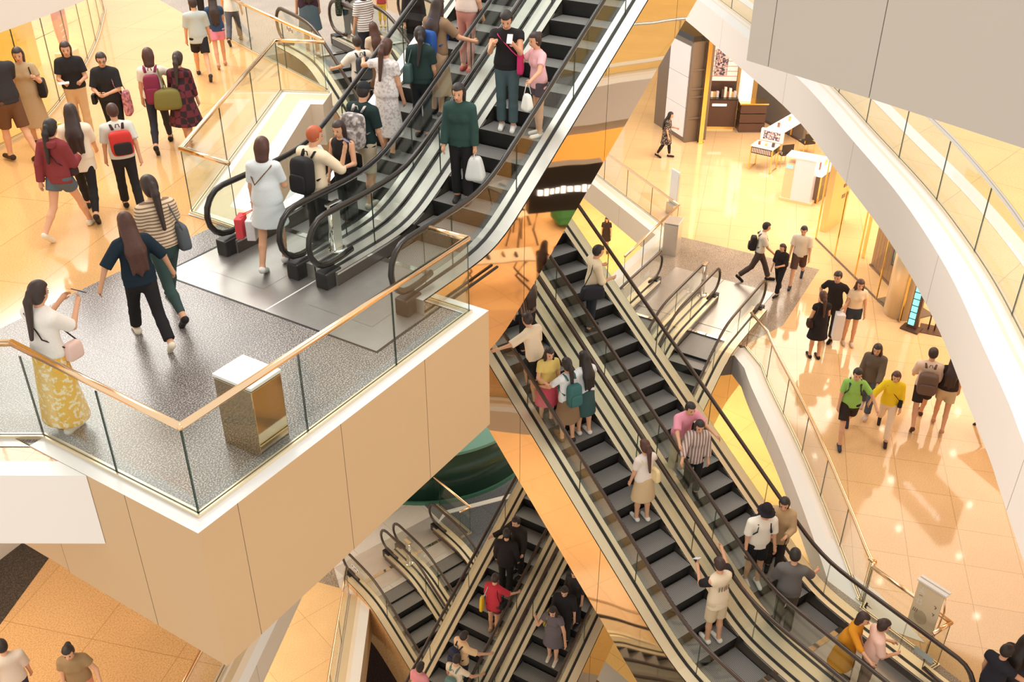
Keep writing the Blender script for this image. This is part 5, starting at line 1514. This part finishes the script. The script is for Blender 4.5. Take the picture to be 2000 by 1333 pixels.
# --- gallery at the left
PP('man in a dark tee and brown shorts at the left edge by the yellow shop', (46, 314), 92, 30, 0, legs='stepL', armR='swingF', sex='m', hair=('short', 'dark'), top=('loose', (58, 54, 56), 0.7, -0.05), bottom=('shorts', (112, 78, 54), 0.95), shoes=(70, 52, 44))
p = PP('woman in a beige grey dress with a black shoulder bag by the yellow shop', head=(33, 93), height=1.66, face=170, z=0, armL='strap', hair=('bob', 'dark'), top=('dress', (192, 166, 130), 0.6, 0.0, 0.62, 0.06), shoes=(60, 52, 48))
shoulder_bag(p, 'black shoulder bag of the woman in a beige grey dress', (40, 36, 36), -1, (0.17, 0.07, 0.15), 0.05)
p = PP('woman in a black mesh top and beige trousers holding a paper', head=(125, 82), height=1.68, face=178, z=0, armL='bent', armR='bent', hair=('bob', 'dark'), top=('loose', BLK, 0.7, 0.0), bottom=('trousers', (232, 196, 150)), shoes=(120, 90, 70))
o = p.carry('paper', 'folded white paper held by the woman in a black mesh top', 'paper'); mb = MB(); mb.box(tuple(p.J['AR'][2]+np.array([0.0, 0.09, 0.02])), (0.17, 0.12, 0.012)); mb.build('sheet', M_WHITE, o)
p = PP('woman with glasses in a black tee and black trousers clasping her hands', head=(197, 103), height=1.64, face=160, z=0, armL='clasp', armR='clasp', turn=20, wide=1.14, hair=('short', 'dark'), top=('loose', BLK, 0.9, -0.02), bottom=('trousers', (40, 38, 40)), shoes=(50, 46, 46), glasses=True)
shoulder_bag(p, 'pink printed cloth bag of the woman with glasses', M_PINKPR, -1, (0.13, 0.06, 0.22), -0.12, 0.0, 0.27)
shoulder_bag(p, 'small black bag on the hip of the woman with glasses', (46, 40, 40), 1, (0.08, 0.04, 0.09), -0.02, 0.05, 0.26, cross=True)
p = PP('girl in a maroon hoodie and denim shorts wearing a yellow visor', (143, 455), 232, -38, 0, legs='walkR', armL='swingB', armR='bent', hair=('pony', 'black'), top=('jacket', (140, 62, 66), 2.0, -0.08), bottom=('shorts', (98, 108, 116), 0.45), shoes=(236, 226, 206), cap=('visor', (232, 200, 84)))
rounded(p.root, 'hood', p.T(0, -0.10, 0.47), (0.12, 0.06, 0.05), cloth((140, 62, 66)), p.fr)
shoulder_bag(p, 'dark belt bag across the back of the girl in a maroon hoodie', (62, 44, 46), 1, (0.08, 0.04, 0.06), 0.05, 0.08, 0.2, cross=True)
PP('woman in a loose white blouse and black leggings with long dark hair', (184, 420), 202, -8, 0, legs='walkL', armR='swingF', hair=('long', 'dark'), top=('loose', (246, 232, 210), 0.8, -0.16), bottom=('leggings', (42, 40, 42)), shoes=(50, 44, 42))
p = PP('person in a pale grey tee and black trousers carrying a red backpack', (262, 410), 210, 6, 0, legs='stepL', armR='swingB', sex='m', hair=('short', 'brown'), top=('loose', (222, 222, 212), 0.8, -0.04), bottom=('trousers', (44, 42, 44)), shoes=(44, 42, 42))
backpack(p, 'red and black backpack worn by the person in a pale grey tee', (212, 62, 56), (0.17, 0.09, 0.19), 0.22, (50, 44, 44), (70, 50, 52))
p = PP('woman with a maroon backpack hugging the girl in a plaid dress', (322, 288), 92, -6, 0, legs='walkR', armR='hug', armL='down', hair=('bob', 'brown'), top=('tee', (240, 230, 216), 0.6, 0.0), bottom=('leggings', (56, 56, 64)), shoes=(40, 38, 38))
backpack(p, 'maroon backpack worn by the woman hugging the girl in plaid', (134, 48, 72), (0.13, 0.09, 0.24), 0.16)
shoulder_bag(p, 'large olive tote bag of the woman with the maroon backpack', (128, 118, 62), 1, (0.16, 0.24, 0.17), 0.0, -0.25, 0.22, name='tote_bag')
PP('girl in a red and black plaid dress leaning on her companion', head=(341, 108), height=1.60, face=-22, z=0, legs='stepL', lean=8, armL='bent', hair=('pony', 'dark'), top=('dress', M_PLAID, 1.6, 0.0, 0.48, 0.13), shoes=(238, 230, 220))
PP('man in a pale grey tee and black shorts walking away at the top', (400, 152), -6, 4, 0, legs='walkL', sex='m', hair=('short', 'dark'), top=('loose', (186, 194, 192), 0.85, -0.12), bottom=('shorts', (44, 42, 46), 0.75), shoes=(66, 60, 62))
PP('woman in a blue tee and pink shorts walking away at the top', (434, 131), -8, 2, 0, legs='stepR', armR='swingF', hair=('long', 'dark'), top=('tee', (58, 80, 112), 0.5, -0.06), bottom=('shorts', (240, 150, 176), 0.6), shoes=(200, 150, 120))
PP('person in a white top and dark jeans partly behind the woman in pink shorts', (461, 84), -46, -10, 0, legs='walkR', sex='m', hair=('short', 'dark'), top=('loose', WHT, 0.7, -0.04), bottom=('trousers', (96, 96, 104)), shoes=(60, 56, 56))
PP('shopper in a purple top at the top edge behind the man in grey', (392, 62), -100, 170, 0, hair=('bob', 'dark'), top=('loose', (120, 60, 92), 0.7), bottom=('trousers', BLK), shoes=BLK)
# --- platform
p = PP('woman in a navy top with very long brown hair walking away over the granite', (300, 668), 415, 12, 0, legs='walkL', armL=(-8, 42, 14, 0), armR=(-8, 34, 20, 0), hair=('long', 'brown'), top=('loose', (34, 48, 60), 1.0, -0.06), bottom=('trousers', (40, 38, 40), 1.9), shoes=(238, 228, 206))
p2 = PP('woman with a long ponytail in a striped top and green jeans, black heels', (346, 612), 342, 18, 0, legs='walkR', armR='bent', hair=('pony', 'dark'), top=('loose', M_STRIPE2, 0.7, 0.0), bottom=('leggings', (64, 84, 82), 1.86), shoes=(40, 36, 38))
shoulder_bag(p2, 'grey bag with a pink patch of the woman in a striped top', (92, 98, 104), 1, (0.14, 0.07, 0.15), 0.05, -0.06, 0.2)
p = PP('woman in a white blouse and long yellow skirt photographing at the railing', (136, 834), 562, -52, 0, armR='phone', armL='phone', hair=('pony', 'dark'), top=('loose', (248, 240, 232), 0.9, 0.0), bottom=('skirt', M_FLORAL, 0.80, 0.10), shoes=(244, 240, 230))
phone(p, 'dark phone held up by the woman in a long yellow skirt')
shoulder_bag(p, 'pale pink bag of the woman in a long yellow skirt', (240, 204, 192), 1, (0.11, 0.06, 0.10), 0.0, 0.14, 0.2, cross=True, strap=(60, 44, 40))
p = PP('woman in a pale blue dress carrying shopping bags to the escalator', (540, 522), 278, -18, 0, legs='stepR', armL='bag', armR='bent', hair=('bob', 'brown'), top=('dress', (222, 230, 234), 0.75, 0.0, 0.34, 0.06), shoes=(244, 242, 238))
hand_bag(p, 'red paper bag in the hand of the woman in a pale blue dress', (236, 84, 92), 'AL', (0.12, 0.05, 0.14), 0.10, out=-0.20)
hand_bag(p, 'white paper bag in the hand of the woman in a pale blue dress', (240, 238, 240), 'AL', (0.12, 0.06, 0.14), 0.12, out=-0.05)
shoulder_bag(p, 'small pink bag with a brown strap of the woman in a pale blue dress', (246, 176, 168), -1, (0.07, 0.03, 0.06), 0.32, 0.05, 0.2, cross=True, strap=(120, 90, 60))
# --- first escalator, going up
p = PP('man with orange hair in a cream shirt phoning, black backpack', head=(613, 247), height=1.74, esc=E_UA, world=2, armR='ear', armL='railfwd', sex='m', turn=-25, hair=('short', 'red'), top=('loose', (246, 226, 196), 1.2, -0.05), bottom=('trousers', (44, 42, 44)), shoes=BLK)
backpack(p, 'black box backpack worn by the man with orange hair', (44, 43, 46), (0.15, 0.10, 0.24), 0.20, None, (40, 40, 42))
phone(p, 'grey phone at the ear of the man with orange hair', 'AR', (90, 92, 98))
p = PP('woman in a black vest looking back beside the man with orange hair', head=(650, 240), height=1.60, esc=E_UA, world=190, armL='bent', hair=('bob', 'dark'), top=('tight', BLK, 0.0, 0.0), bottom=('trousers', BLK), shoes=BLK)
p = PP('man in a dark green tee and khaki shorts wearing a black cap', head=(712, 152), height=1.76, esc=E_UA, world=2, legs='climbL', armL='railfwd', sex='m', hair=('short', 'black'), top=('loose', (36, 54, 54), 0.8, -0.05), bottom=('shorts', (206, 190, 166), 0.95), shoes=(214, 204, 190), cap=('cap', (42, 44, 48)))
backpack(p, 'grey checked backpack worn by the man in a black cap', M_GREYPL, (0.17, 0.10, 0.24), 0.18)
p = PP('woman in a white and grey dress with one arm raised on the escalator', head=(770, 85), height=1.68, esc=E_UA, dv=0.2, world=5, armL=(30, 70, 60, 0), hair=('pony', 'brown'), top=('dress', M_LACE, 0.5, 0.0, 0.62, 0.07), shoes=(60, 56, 56))
p = PP('woman in a dark green blouse with a ponytail on the escalator', head=(841, 66), height=1.58, esc=E_UA, world=20, turn=20, hair=('pony', 'black'), top=('loose', (44, 62, 60), 0.7, -0.05), bottom=('trousers', (40, 46, 50)), shoes=BLK)
shoulder_bag(p, 'dark green bag on the back of the woman with a ponytail', (70, 92, 90), -1, (0.12, 0.07, 0.15), 0.1, -0.16, 0.16)
p = PP('woman in a brown outfit with a blue backpack near the top of the escalator', head=(884, -4), height=1.68, esc=E_UA, world=0, armR='rail', hair=('long', 'dark'), top=('loose', (150, 122, 96), 0.8, 0.0), bottom=('skirt', (206, 172, 140), 0.6, 0.08), shoes=BLK)
backpack(p, 'bright blue backpack worn by the woman in a brown outfit', (52, 92, 170), (0.12, 0.08, 0.20), 0.15, (90, 120, 130))
PP('person in pink trousers highest on the ascending escalator, cut off by the edge', head=(935, -92), height=1.66, esc=E_UA, world=0, hair=('bob', 'brown'), top=('tee', (230, 210, 200), 0.6), bottom=('leggings', (214, 150, 140)), shoes=(200, 90, 80))
# --- first escalator, coming down
p = PP('woman in a dark green shirt and black trousers riding down with a plastic bag', head=(908, 147), height=1.68, esc=E_UB, world=200, armL='bag', armR='down', hair=('bob', 'black'), top=('loose', (52, 78, 74), 1.95, -0.08), bottom=('trousers', (40, 40, 42)), shoes=(60, 56, 56))
hand_bag(p, 'white plastic bag in the hand of the woman in a dark green shirt', (232, 234, 234), 'AL', (0.15, 0.13, 0.17), 0.04, 'plastic_bag')
p = PP('woman in a black tee and ripped jeans looking at her phone, pink bag', foot=(1000, 237), head_y=18, esc=E_UB, world=205, armL='phone', armR='phone', nod=28, sex='m', hair=('short', 'black'), top=('tee', (42, 40, 42), 0.35, -0.04), bottom=('trousers', (84, 104, 110)), shoes=(244, 242, 240))
phone(p, 'phone in a pale case held by the woman in ripped jeans', 'AL', (226, 214, 216))
shoulder_bag(p, 'bright pink bag on the hip of the woman in ripped jeans', (224, 62, 122), -1, (0.09, 0.05, 0.15), 0.05, 0.10, 0.2, cross=True)
p = PP('girl in a pink tee eating on the descending escalator', foot=(1076, 246), head_y=65, esc=E_UB, world=150, armR='ear', armL='rail', hair=('bun', 'dark'), top=('tee', (246, 190, 196), 0.6, -0.10), bottom=('shorts', (96, 84, 92), 0.5), shoes=(244, 240, 236))
hand_bag(p, 'white bag beside the girl in a pink tee', (236, 236, 228), 'AL', (0.13, 0.08, 0.14), 0.16, 'plastic_bag')
# --- landing at the top of the long escalators
p = PP('man in a white tee with a dark grey backpack stepping onto the long escalator', head=(690, 60), height=1.74, esc=E_M1, world=62, armL='rail', sex='m', hair=('short', 'dark'), top=('loose', (246, 236, 224), 0.8, -0.08), bottom=('trousers', (60, 58, 62)), shoes=BLK)
backpack(p, 'dark grey backpack worn by the man in a white tee at the top landing', (64, 66, 74), (0.15, 0.09, 0.22), 0.20)
PP('woman in a black and white striped tee at the top landing', head=(718, -10), height=1.70, esc=E_M1, world=75, hair=('bob', 'dark'), top=('loose', M_STRIPE, 0.8, -0.10), bottom=('trousers', (56, 60, 72)), shoes=WHT)
PP('woman with reddish brown hair and a beige top behind the backpack man', head=(738, 58), height=1.62, esc=E_M1, world=60, hair=('long', 'brown'), top=('tee', (224, 196, 172), 0.6), bottom=('skirt', (150, 110, 80), 0.55), shoes=BLK)
p = PP('woman in a white lace top and jeans at the top landing', (690, 92), -60, 0, -0.0, hair=('long', 'dark'), top=('loose', M_LACE, 0.7, -0.08), bottom=('trousers', (78, 100, 116), 1.5), shoes=WHT)
shoulder_bag(p, 'dark green patterned cloth bag of the woman in a lace top', M_DKGRN, -1, (0.16, 0.08, 0.24), 0.0, 0, 0.26)
PP('person in a blue grey skirt at the left end of the top landing', (612, 108), -66, 8, 0, hair=('long', 'dark'), top=('loose', (70, 50, 62), 0.7, 0.0), bottom=('skirt', (92, 108, 118), 0.42, 0.06), shoes=(230, 220, 210))
PP('child in yellow trousers at the top landing', (748, 52), -30, 185, 0, hair=('short', 'dark'), top=('tee', (196, 80, 84), 0.6), bottom=('trousers', (240, 200, 60), 1.6), shoes=(200, 180, 60))
PP('woman in a coral top with a black cardigan riding down from the top landing', head=(806, -34), height=1.70, esc=E_M2, world=230, hair=('long', 'black'), top=('jacket', (54, 48, 50), 1.9, -0.15), bottom=('trousers', (44, 42, 44)), shoes=BLK)
# --- long escalators, left one going up
PP('person in a brown striped top just below the mirrored escalator side', head=(1042, 556), height=1.62, esc=E_M1, world=70, hair=('long', 'dark'), top=('loose', stripe_mat('brown_stripe', rgb(96, 76, 66), rgb(150, 124, 106), 24, 0, 0.6), 0.8), bottom=('trousers', BLK), shoes=BLK)
p = PP('man in a cream jacket and black shorts reaching for the handrail', head=(1060, 640), height=1.74, esc=E_M1, world=80, legs='climbR', armL='out', lean=16, sex='m', hair=('short', 'dark'), top=('jacket', (246, 222, 190), 0.95, -0.04), bottom=('shorts', (44, 42, 42), 0.9), shoes=(60, 56, 56))
PP('dark haired woman in a yellow top and pink skirt by the left handrail', head=(1036, 690), height=1.58, esc=E_M1, world=230, armR='bent', hair=('long', 'black'), top=('tee', (232, 204, 120), 0.6), bottom=('skirt', (222, 92, 108), 0.5, 0.06), shoes=BLK)
p = PP('schoolgirl with a ponytail, white shirt and brown skirt on the long escalator', head=(1122, 722), height=1.66, esc=E_M1, world=62, armL='rail', hair=('pony', 'black'), top=('tee', (240, 242, 244), 0.8, -0.02), bottom=('skirt', (150, 120, 92), 0.46, 0.08), shoes=(66, 52, 48))
backpack(p, 'teal backpack worn by the schoolgirl with a ponytail', (64, 110, 108), (0.14, 0.08, 0.22), 0.14)
p = PP('schoolgirl with long loose hair, white shirt and dark green skirt on the long escalator', head=(1158, 712), height=1.66, esc=E_M1, world=62, armR='rail', hair=('long', 'black'), top=('tee', (238, 240, 244), 0.8, -0.02), bottom=('skirt', (62, 88, 88), 0.46, 0.06), shoes=(236, 232, 228))
p = PP('woman in a white tee and beige skirt with a straw coloured bag', head=(1264, 866), height=1.64, esc=E_M1, world=58, armR='rail', armL='down', hair=('pony', 'brown'), top=('tee', (238, 226, 216), 0.7, 0.0), bottom=('skirt', (216, 188, 148), 0.42, 0.06), shoes=(244, 242, 240))
shoulder_bag(p, 'straw coloured cross bag of the woman in a beige skirt', (242, 216, 164), 1, (0.13, 0.05, 0.13), 0.12, -0.14, 0.13, cross=True)
p = PP('boy in a cream tee with black sleeves and beige shorts reading a phone', head=(1402, 1084), height=1.74, esc=E_M1, world=60, armL='phone', armR=(70, 30, 50, 0), sex='m', hair=('short', 'dark'), top=('loose', (240, 222, 194), 0.0, -0.12), bottom=('shorts', (224, 204, 170), 0.9), shoes=(232, 226, 216))
phone(p, 'large white phone held by the boy in a cream tee', 'AL', (240, 240, 244))
G_ = MB(); 
for q in ('AL', 'AR'): G_.tube([tuple(v) for v in (p.J[q][0], p.J[q][0]+(p.J[q][1]-p.J[q][0])*0.5, p.J[q][0]+(p.J[q][1]-p.J[q][0])*0.85)], [0.085, 0.075, 0.066], 12)
G_.build('sleeves', cloth((44, 42, 44)), p.root, True)
mb = MB()
for k in range(5): mb.box(tuple(p.T(-0.09+0.045*k, -0.118-0.02*(1-abs(k-2)/2), 0.30)), (0.022, 0.008, 0.09), 0.3)
mb.build('lettering', cloth((140, 118, 100)), p.root)
# --- long escalators, right one coming down
p = PP('man in a cream shirt with a large dark bag high on the long escalator', head=(1153, 472), height=1.76, esc=E_M2, world=-40, armL='rail', armR='bent', sex='m', hair=('short', 'black'), top=('loose', (246, 226, 190), 1.3, -0.14), bottom=('trousers', (50, 54, 64)), shoes=BLK)
shoulder_bag(p, 'large dark travel bag of the man in a cream shirt', (44, 44, 52), 1, (0.24, 0.10, 0.13), -0.02, -0.1, 0.27)
PP('person in a pink tee and beige trousers leaning on the handrail', head=(1322, 754), height=1.68, esc=E_M2, world=-125, armR='railfwd', armL='railfwd', lean=18, sex='m', hair=('short', 'black'), top=('loose', (240, 160, 180), 0.8, -0.02), bottom=('trousers', (222, 204, 176)), shoes=WHT)
PP('woman in a black dress under an open striped jacket', head=(1352, 798), height=1.66, esc=E_M2, world=215, armR='railfwd', hair=('bob', 'black'), top=('jacket', stripe_mat('striped_jacket', rgb(222, 202, 192), rgb(150, 128, 122), 18, 0, 0.5), 1.7, -0.15), bottom=('trousers', (40, 38, 40)), shoes=BLK)
p = PP('man in a bucket hat and white tee riding down the long escalator', head=(1492, 983), height=1.78, esc=E_M2, world=220, sex='m', armR='down', hair=('short', 'black'), top=('loose', (250, 240, 226), 0.85, -0.08), bottom=('shorts', (40, 40, 44), 0.8), shoes=WHT, cap=('bucket', (44, 38, 44)))
backpack(p, 'dark backpack behind the man in a bucket hat', (44, 46, 52), (0.12, 0.06, 0.18), 0.2)
PP('woman in a light brown coat beside the man in a bucket hat', head=(1545, 984), height=1.70, esc=E_M2, world=190, armL='bent', armR='bent', hair=('bob', 'black'), top=('jacket', (198, 166, 126), 1.9, -0.22), bottom=('trousers', (60, 54, 52)), shoes=BLK)
PP('man in a grey tee holding the handrail near the foot of the long escalator', head=(1540, 1095), height=1.78, esc=E_M2, world=20, armR='rail', armL='bent', sex='m', hair=('short', 'black'), top=('loose', (112, 108, 106), 0.95, -0.06), bottom=('trousers', (92, 82, 76)), shoes=BLK)
PP('woman in a mustard yellow dress bending at the foot of the long escalator', head=(1628, 1200), height=1.60, esc=E_M2, world=262, armR='railfwd', lean=14, hair=('bob', 'dark'), top=('dress', (224, 150, 44), 1.3, 0.0, 0.55, 0.10), shoes=BLK)
PP('woman in a pale pink top at the foot of the long escalator', head=(1722, 1214), height=1.62, esc=E_M2, world=-60, armR='bent', armL='bent', hair=('bun', 'dark'), top=('loose', (246, 204, 188), 0.9, -0.05), bottom=('trousers', (130, 100, 92)), shoes=BLK)
# --- escalators at the bottom centre
p = PP('man in a black suit, upper one on the bottom escalator', head=(1012, 1012), height=1.74, esc=E_T1, world=165, armR='rail', sex='m', hair=('short', 'black'), top=('jacket', (48, 42, 38), 2.0, -0.10), bottom=('trousers', (38, 36, 36)), shoes=BLK)
p = PP('man in a black suit, lower one on the bottom escalator', head=(984, 1050), height=1.76, esc=E_T1, world=20, sex='m', hair=('short', 'black'), top=('jacket', (44, 40, 40), 2.0, -0.12), bottom=('trousers', (38, 36, 36)), shoes=BLK)
p = PP('woman in a red tee riding the bottom escalator', head=(957, 1142), height=1.66, esc=E_T1, world=5, armR='rail', armL='down', hair=('short', 'dark'), top=('loose', (206, 62, 74), 0.95, -0.16), bottom=('shorts', (120, 60, 62), 0.5), shoes=(180, 140, 110))
shoulder_bag(p, 'long yellow bag with a grey strap of the woman in a red tee', (246, 206, 52), -1, (0.07, 0.04, 0.22), -0.02, -0.16, 0.22, strap=(170, 190, 200))
shoulder_bag(p, 'small black pouch at the hip of the woman in a red tee', (42, 40, 42), 1, (0.09, 0.05, 0.10), 0.0, 0.0, 0.22)
p = PP('person in a pale orange tee with a navy backpack on the bottom escalator', head=(899, 1243), height=1.70, esc=E_T1, world=-20, armR='railfwd', sex='m', hair=('short', 'black'), top=('loose', (248, 208, 160), 0.8), bottom=('trousers', (60, 60, 70)), shoes=BLK)
backpack(p, 'navy backpack worn by the person in a pale orange tee', (52, 56, 78), (0.14, 0.08, 0.22), 0.2)
p = PP('person in a cream top with grey green straps on the bottom escalator', head=(890, 1292), height=1.66, esc=E_T1, world=0, armR='rail', sex='m', hair=('short', 'black'), top=('tee', (250, 226, 196), 0.6), bottom=('trousers', (60, 60, 70)), shoes=BLK)
backpack(p, 'grey green backpack at the bottom edge of the picture', (110, 142, 138), (0.13, 0.07, 0.18), 0.12)
PP('person in a pink top at the bottom edge, lowest on the bottom escalator', head=(806, 1322), height=1.64, esc=E_T1, world=0, hair=('bun', 'black'), top=('loose', (240, 156, 160), 0.8), bottom=('trousers', BLK), shoes=BLK)
p = PP('person in a grey dress with a thin white cord and white shoes', head=(1090, 1168), height=1.66, esc=E_T2, world=190, armL='rail', armR='ear', hair=('long', 'black'), top=('dress', (112, 102, 106), 0.5, 0.0, 0.42, 0.05), shoes=(240, 230, 216))
shoulder_bag(p, 'yellow olive bag of the person in a grey dress', (176, 160, 74), 1, (0.20, 0.10, 0.15), 0.22, -0.12, 0.14)
PP('dark dressed person behind the person in a grey dress', head=(1108, 1136), height=1.68, esc=E_T2, world=200, sex='m', hair=('short', 'black'), top=('loose', (44, 42, 44), 1.2), bottom=('trousers', BLK), shoes=BLK)
PP('second dark dressed person under the mirrored side of the long escalator', head=(1122, 1118), height=1.66, esc=E_T2, world=180, hair=('long', 'black'), top=('loose', (50, 46, 46), 1.2), bottom=('trousers', BLK), shoes=BLK)
# --- right floor, one level down
p = PP('man in a white tee with a dark backpack walking right on the granite landing', (1475, 549), 432, -80, Z1, legs='walkL', armR='swingF', sex='m', hair=('short', 'black'), top=('loose', (240, 226, 206), 0.8), bottom=('trousers', (88, 74, 68)), shoes=BLK)
backpack(p, 'dark backpack of the man walking right on the granite landing', (52, 46, 48), (0.12, 0.08, 0.20), 0.18)
PP('woman all in black walking on the granite landing', (1516, 576), 477, 150, Z1, legs='stepL', armL='bent', hair=('pony', 'dark'), top=('loose', (48, 42, 42), 1.2, -0.05), bottom=('trousers', (44, 40, 42)), shoes=BLK)
PP('person in a pale tee and dark leggings striding off the granite landing', (1553, 554), 437, 175, Z1, legs='walkR', sex='m', hair=('short', 'black'), top=('loose', (240, 226, 206), 0.8, -0.05), bottom=('shorts', (96, 72, 66), 0.95), shoes=(56, 58, 72))
PP('man in a black tee with hands on his hips on the right floor', (1614, 664), 530, 165, Z1, armR=(-20, 34, 70, 40), armL=(-20, 34, 70, 40), sex='m', hair=('short', 'dark'), top=('tee', (48, 42, 42), 0.75, -0.06), bottom=('trousers', (56, 48, 46)), shoes=(44, 40, 42))
p = PP('woman in a short black dress, back turned, with a brown bag', (1588, 698), 575, 25, Z1, hair=('pony', 'brown'), armR='bent', top=('dress', (44, 40, 42), 0.3, 0.0, 0.40, 0.07), shoes=(50, 42, 40))
shoulder_bag(p, 'dark brown bag of the woman in a short black dress', (60, 44, 38), -1, (0.12, 0.06, 0.10), 0.0, 0.0, 0.24)
p = PP('woman in a beige top and dark shorts with white bags on the right floor', (1654, 672), 545, 195, Z1, hair=('long', 'brown'), armR='bag', top=('tee', (246, 222, 190), 0.5, 0.06), bottom=('shorts', (60, 66, 78), 0.5), shoes=(226, 206, 190))
hand_bag(p, 'long white bag held by the woman in dark shorts', (246, 242, 242), 'AR', (0.13, 0.10, 0.34), -0.1, 'garment_bag', out=0.08)
p = PP('boy in a lime green tee and black shorts holding hands on the right floor', (1646, 856), 713, 190, Z1, legs='walkR', armL=(30, 40, 20, 0), hair=('short', 'black'), top=('tee', (158, 208, 104), 0.8, -0.08), bottom=('shorts', (56, 46, 44), 0.85), shoes=(60, 62, 80))
backpack(p, 'dark backpack of the boy in a lime green tee', (70, 72, 76), (0.11, 0.06, 0.16), 0.2)
PP('woman in a black top and grey cardigan with jeans behind the boy in green', (1686, 808), 672, 172, Z1, legs='stepL', armL='swingF', hair=('long', 'dark'), top=('jacket', (112, 98, 88), 1.9, -0.10), bottom=('trousers', (84, 92, 104)), shoes=(214, 190, 180))
p = PP('woman in a bright yellow jacket and white trousers on the right floor', (1722, 850), 720, 184, Z1, legs='walkL', armR=(30, 36, 20, 0), hair=('bob', 'brown'), top=('jacket', (250, 212, 48), 1.5, -0.04), bottom=('trousers', (250, 222, 196)), shoes=(60, 46, 48))
shoulder_bag(p, 'black cross bag of the woman in a bright yellow jacket', (46, 42, 44), -1, (0.10, 0.05, 0.10), 0.05, 0.06, 0.2, cross=True)
p = PP('man in a pale shirt and black shorts with a grey roll backpack', (1788, 826), 682, 8, Z1, legs='walkR', sex='m', armL='swingF', hair=('short', 'dark'), top=('loose', (240, 214, 196), 1.2), bottom=('shorts', (56, 48, 48), 0.75), shoes=(90, 56, 48))
backpack(p, 'grey brown roll top backpack of the man in black shorts', (112, 90, 80), (0.18, 0.10, 0.22), 0.14)
PP('woman with long hair and beige shorts half hidden by the white gallery edge', (1830, 834), 698, 4, Z1, legs='stepL', hair=('long', 'dark'), top=('tee', (58, 46, 46), 0.3), bottom=('shorts', (214, 188, 150), 0.6), shoes=(200, 150, 120))
PP('person in a dark top with a bare arm at the bottom right corner', head=(1962, 1268), height=1.68, z=Z1, face=-30, armR=(60, 50, 60, 40), sex='m', hair=('short', 'black'), top=('loose', (48, 48, 56), 0.3), bottom=('trousers', BLK), shoes=BLK)
PP('dark haired person cut off by the right edge at the bottom right corner', head=(2002, 1250), height=1.72, z=Z1, face=-20, hair=('long', 'black'), top=('loose', (62, 56, 60), 0.6), bottom=('trousers', BLK), shoes=BLK)
PP('woman in a black dotted dress alone in front of the display tower', (1298, 308), 220, -100, Z1, legs='stepL', armL='bent', hair=('long', 'black'), top=('dress', M_SPOT, 0.9, 0.0, 0.42, 0.05), bottom=('leggings', (48, 42, 42)), shoes=BLK)
p = PP('woman in a short black dress two floors down behind the long handrail', (1182, 491), 424, 180, Z2, legs='stepL', hair=('long', 'black'), top=('dress', (60, 46, 40), 0.6, 0.0, 0.40, 0.05), shoes=(60, 46, 40))
# --- left floor, one level down
PP('person with a hair bun in an olive top at the lower left', head=(132, 1258), height=1.66, z=Z1, face=160, armL=(10, 30, 40, 0), hair=('bun', 'black'), top=('loose', (160, 132, 96), 0.5), bottom=('shorts', (226, 150, 120), 0.8), shoes=BLK)
PP('person in a pale shirt cut off by the left edge at the lower left', head=(2, 1262), height=1.66, z=Z1, face=0, sex='m', hair=('short', 'black'), top=('loose', (222, 206, 190), 0.9), bottom=('trousers', (60, 60, 80)), shoes=BLK)
# ------------------------------------------------------------------ light
w = bpy.data.worlds.new('world'); SC.world = w; w.use_nodes = True
bg = w.node_tree.nodes['Background']
bg.inputs['Color'].default_value = (1.0, 0.95, 0.87, 1); bg.inputs['Strength'].default_value = 0.98
def area(name, loc, size, power, color, aim=(0, 0, -1), sy=None):
    l = bpy.data.lights.new(name, 'AREA'); l.energy = power; l.color = color; l.shape = 'RECTANGLE' if sy else 'SQUARE'; l.size = size
    if sy: l.size_y = sy
    o = bpy.data.objects.new(name, l); COL.objects.link(o); o.location = loc
    o.rotation_euler = Vector(aim).to_track_quat('-Z', 'Y').to_euler()
    return o
WARM = (1.0, 0.88, 0.72)
area('skylight', (12, 9, 22), 16, 2800, (1, 0.96, 0.90), (0, 0, -1), 14)
area('gallery_side_fill', (16, 26, 13), 12, 2600, (1, 0.95, 0.9), (0.1, -1, -0.75), 8)  # unseen fill, added to brighten the curved right fascia
area('right_side_fill', (13, -15, 11), 10, 1100, (1, 0.93, 0.84), (-0.25, 1, -0.6), 7)  # unseen fill from the camera side, added to lift the platform's front fascia
area('lower_floor_light', (26, 0, -0.9), 12, 800, WARM, (0, 0, -1), 6)
area('basement_far_fill', (37, 18, -8.2), 9, 900, WARM, (0, 0, -1), 7)  # unseen fill, added to lift the dark far floor two levels down
area('shop_light', (31, 8, -0.9), 8, 1000, (1, 0.9, 0.76), (0, 0, -1), 6)
area('basement_fill', (26, 8, -8.2), 8, 700, WARM, (0, 0, -1), 6)  # unseen fill under the slab, added because little light reaches this floor
area('basement_fill_left', (9, 16, -8.2), 6, 520, WARM, (0, 0, -1), 5)  # unseen fill, added likewise for the left part of that floor
area('left_floor_light', (3, 13, -2.4), 5, 200, WARM, (0, 0, -1), 4)
area('gallery_light', (9, 18, 5.6), 8, 200, (1, 0.88, 0.72), (0, 0, -1), 5)
vs = SC.view_settings
SC.display_settings.display_device = 'sRGB'
vs.view_transform = 'Standard'; vs.look = 'None'; vs.gamma = 1.0; vs.exposure = 0.0
vs.use_curve_mapping = False
cy = SC.cycles
cy.max_bounces = 8; cy.diffuse_bounces = 3; cy.glossy_bounces = 4; cy.transmission_bounces = 4; cy.transparent_max_bounces = 24
cy.caustics_reflective = False; cy.caustics_refractive = False
cy.sample_clamp_indirect = 4.0
try: cy.use_denoising = True
except Exception: pass
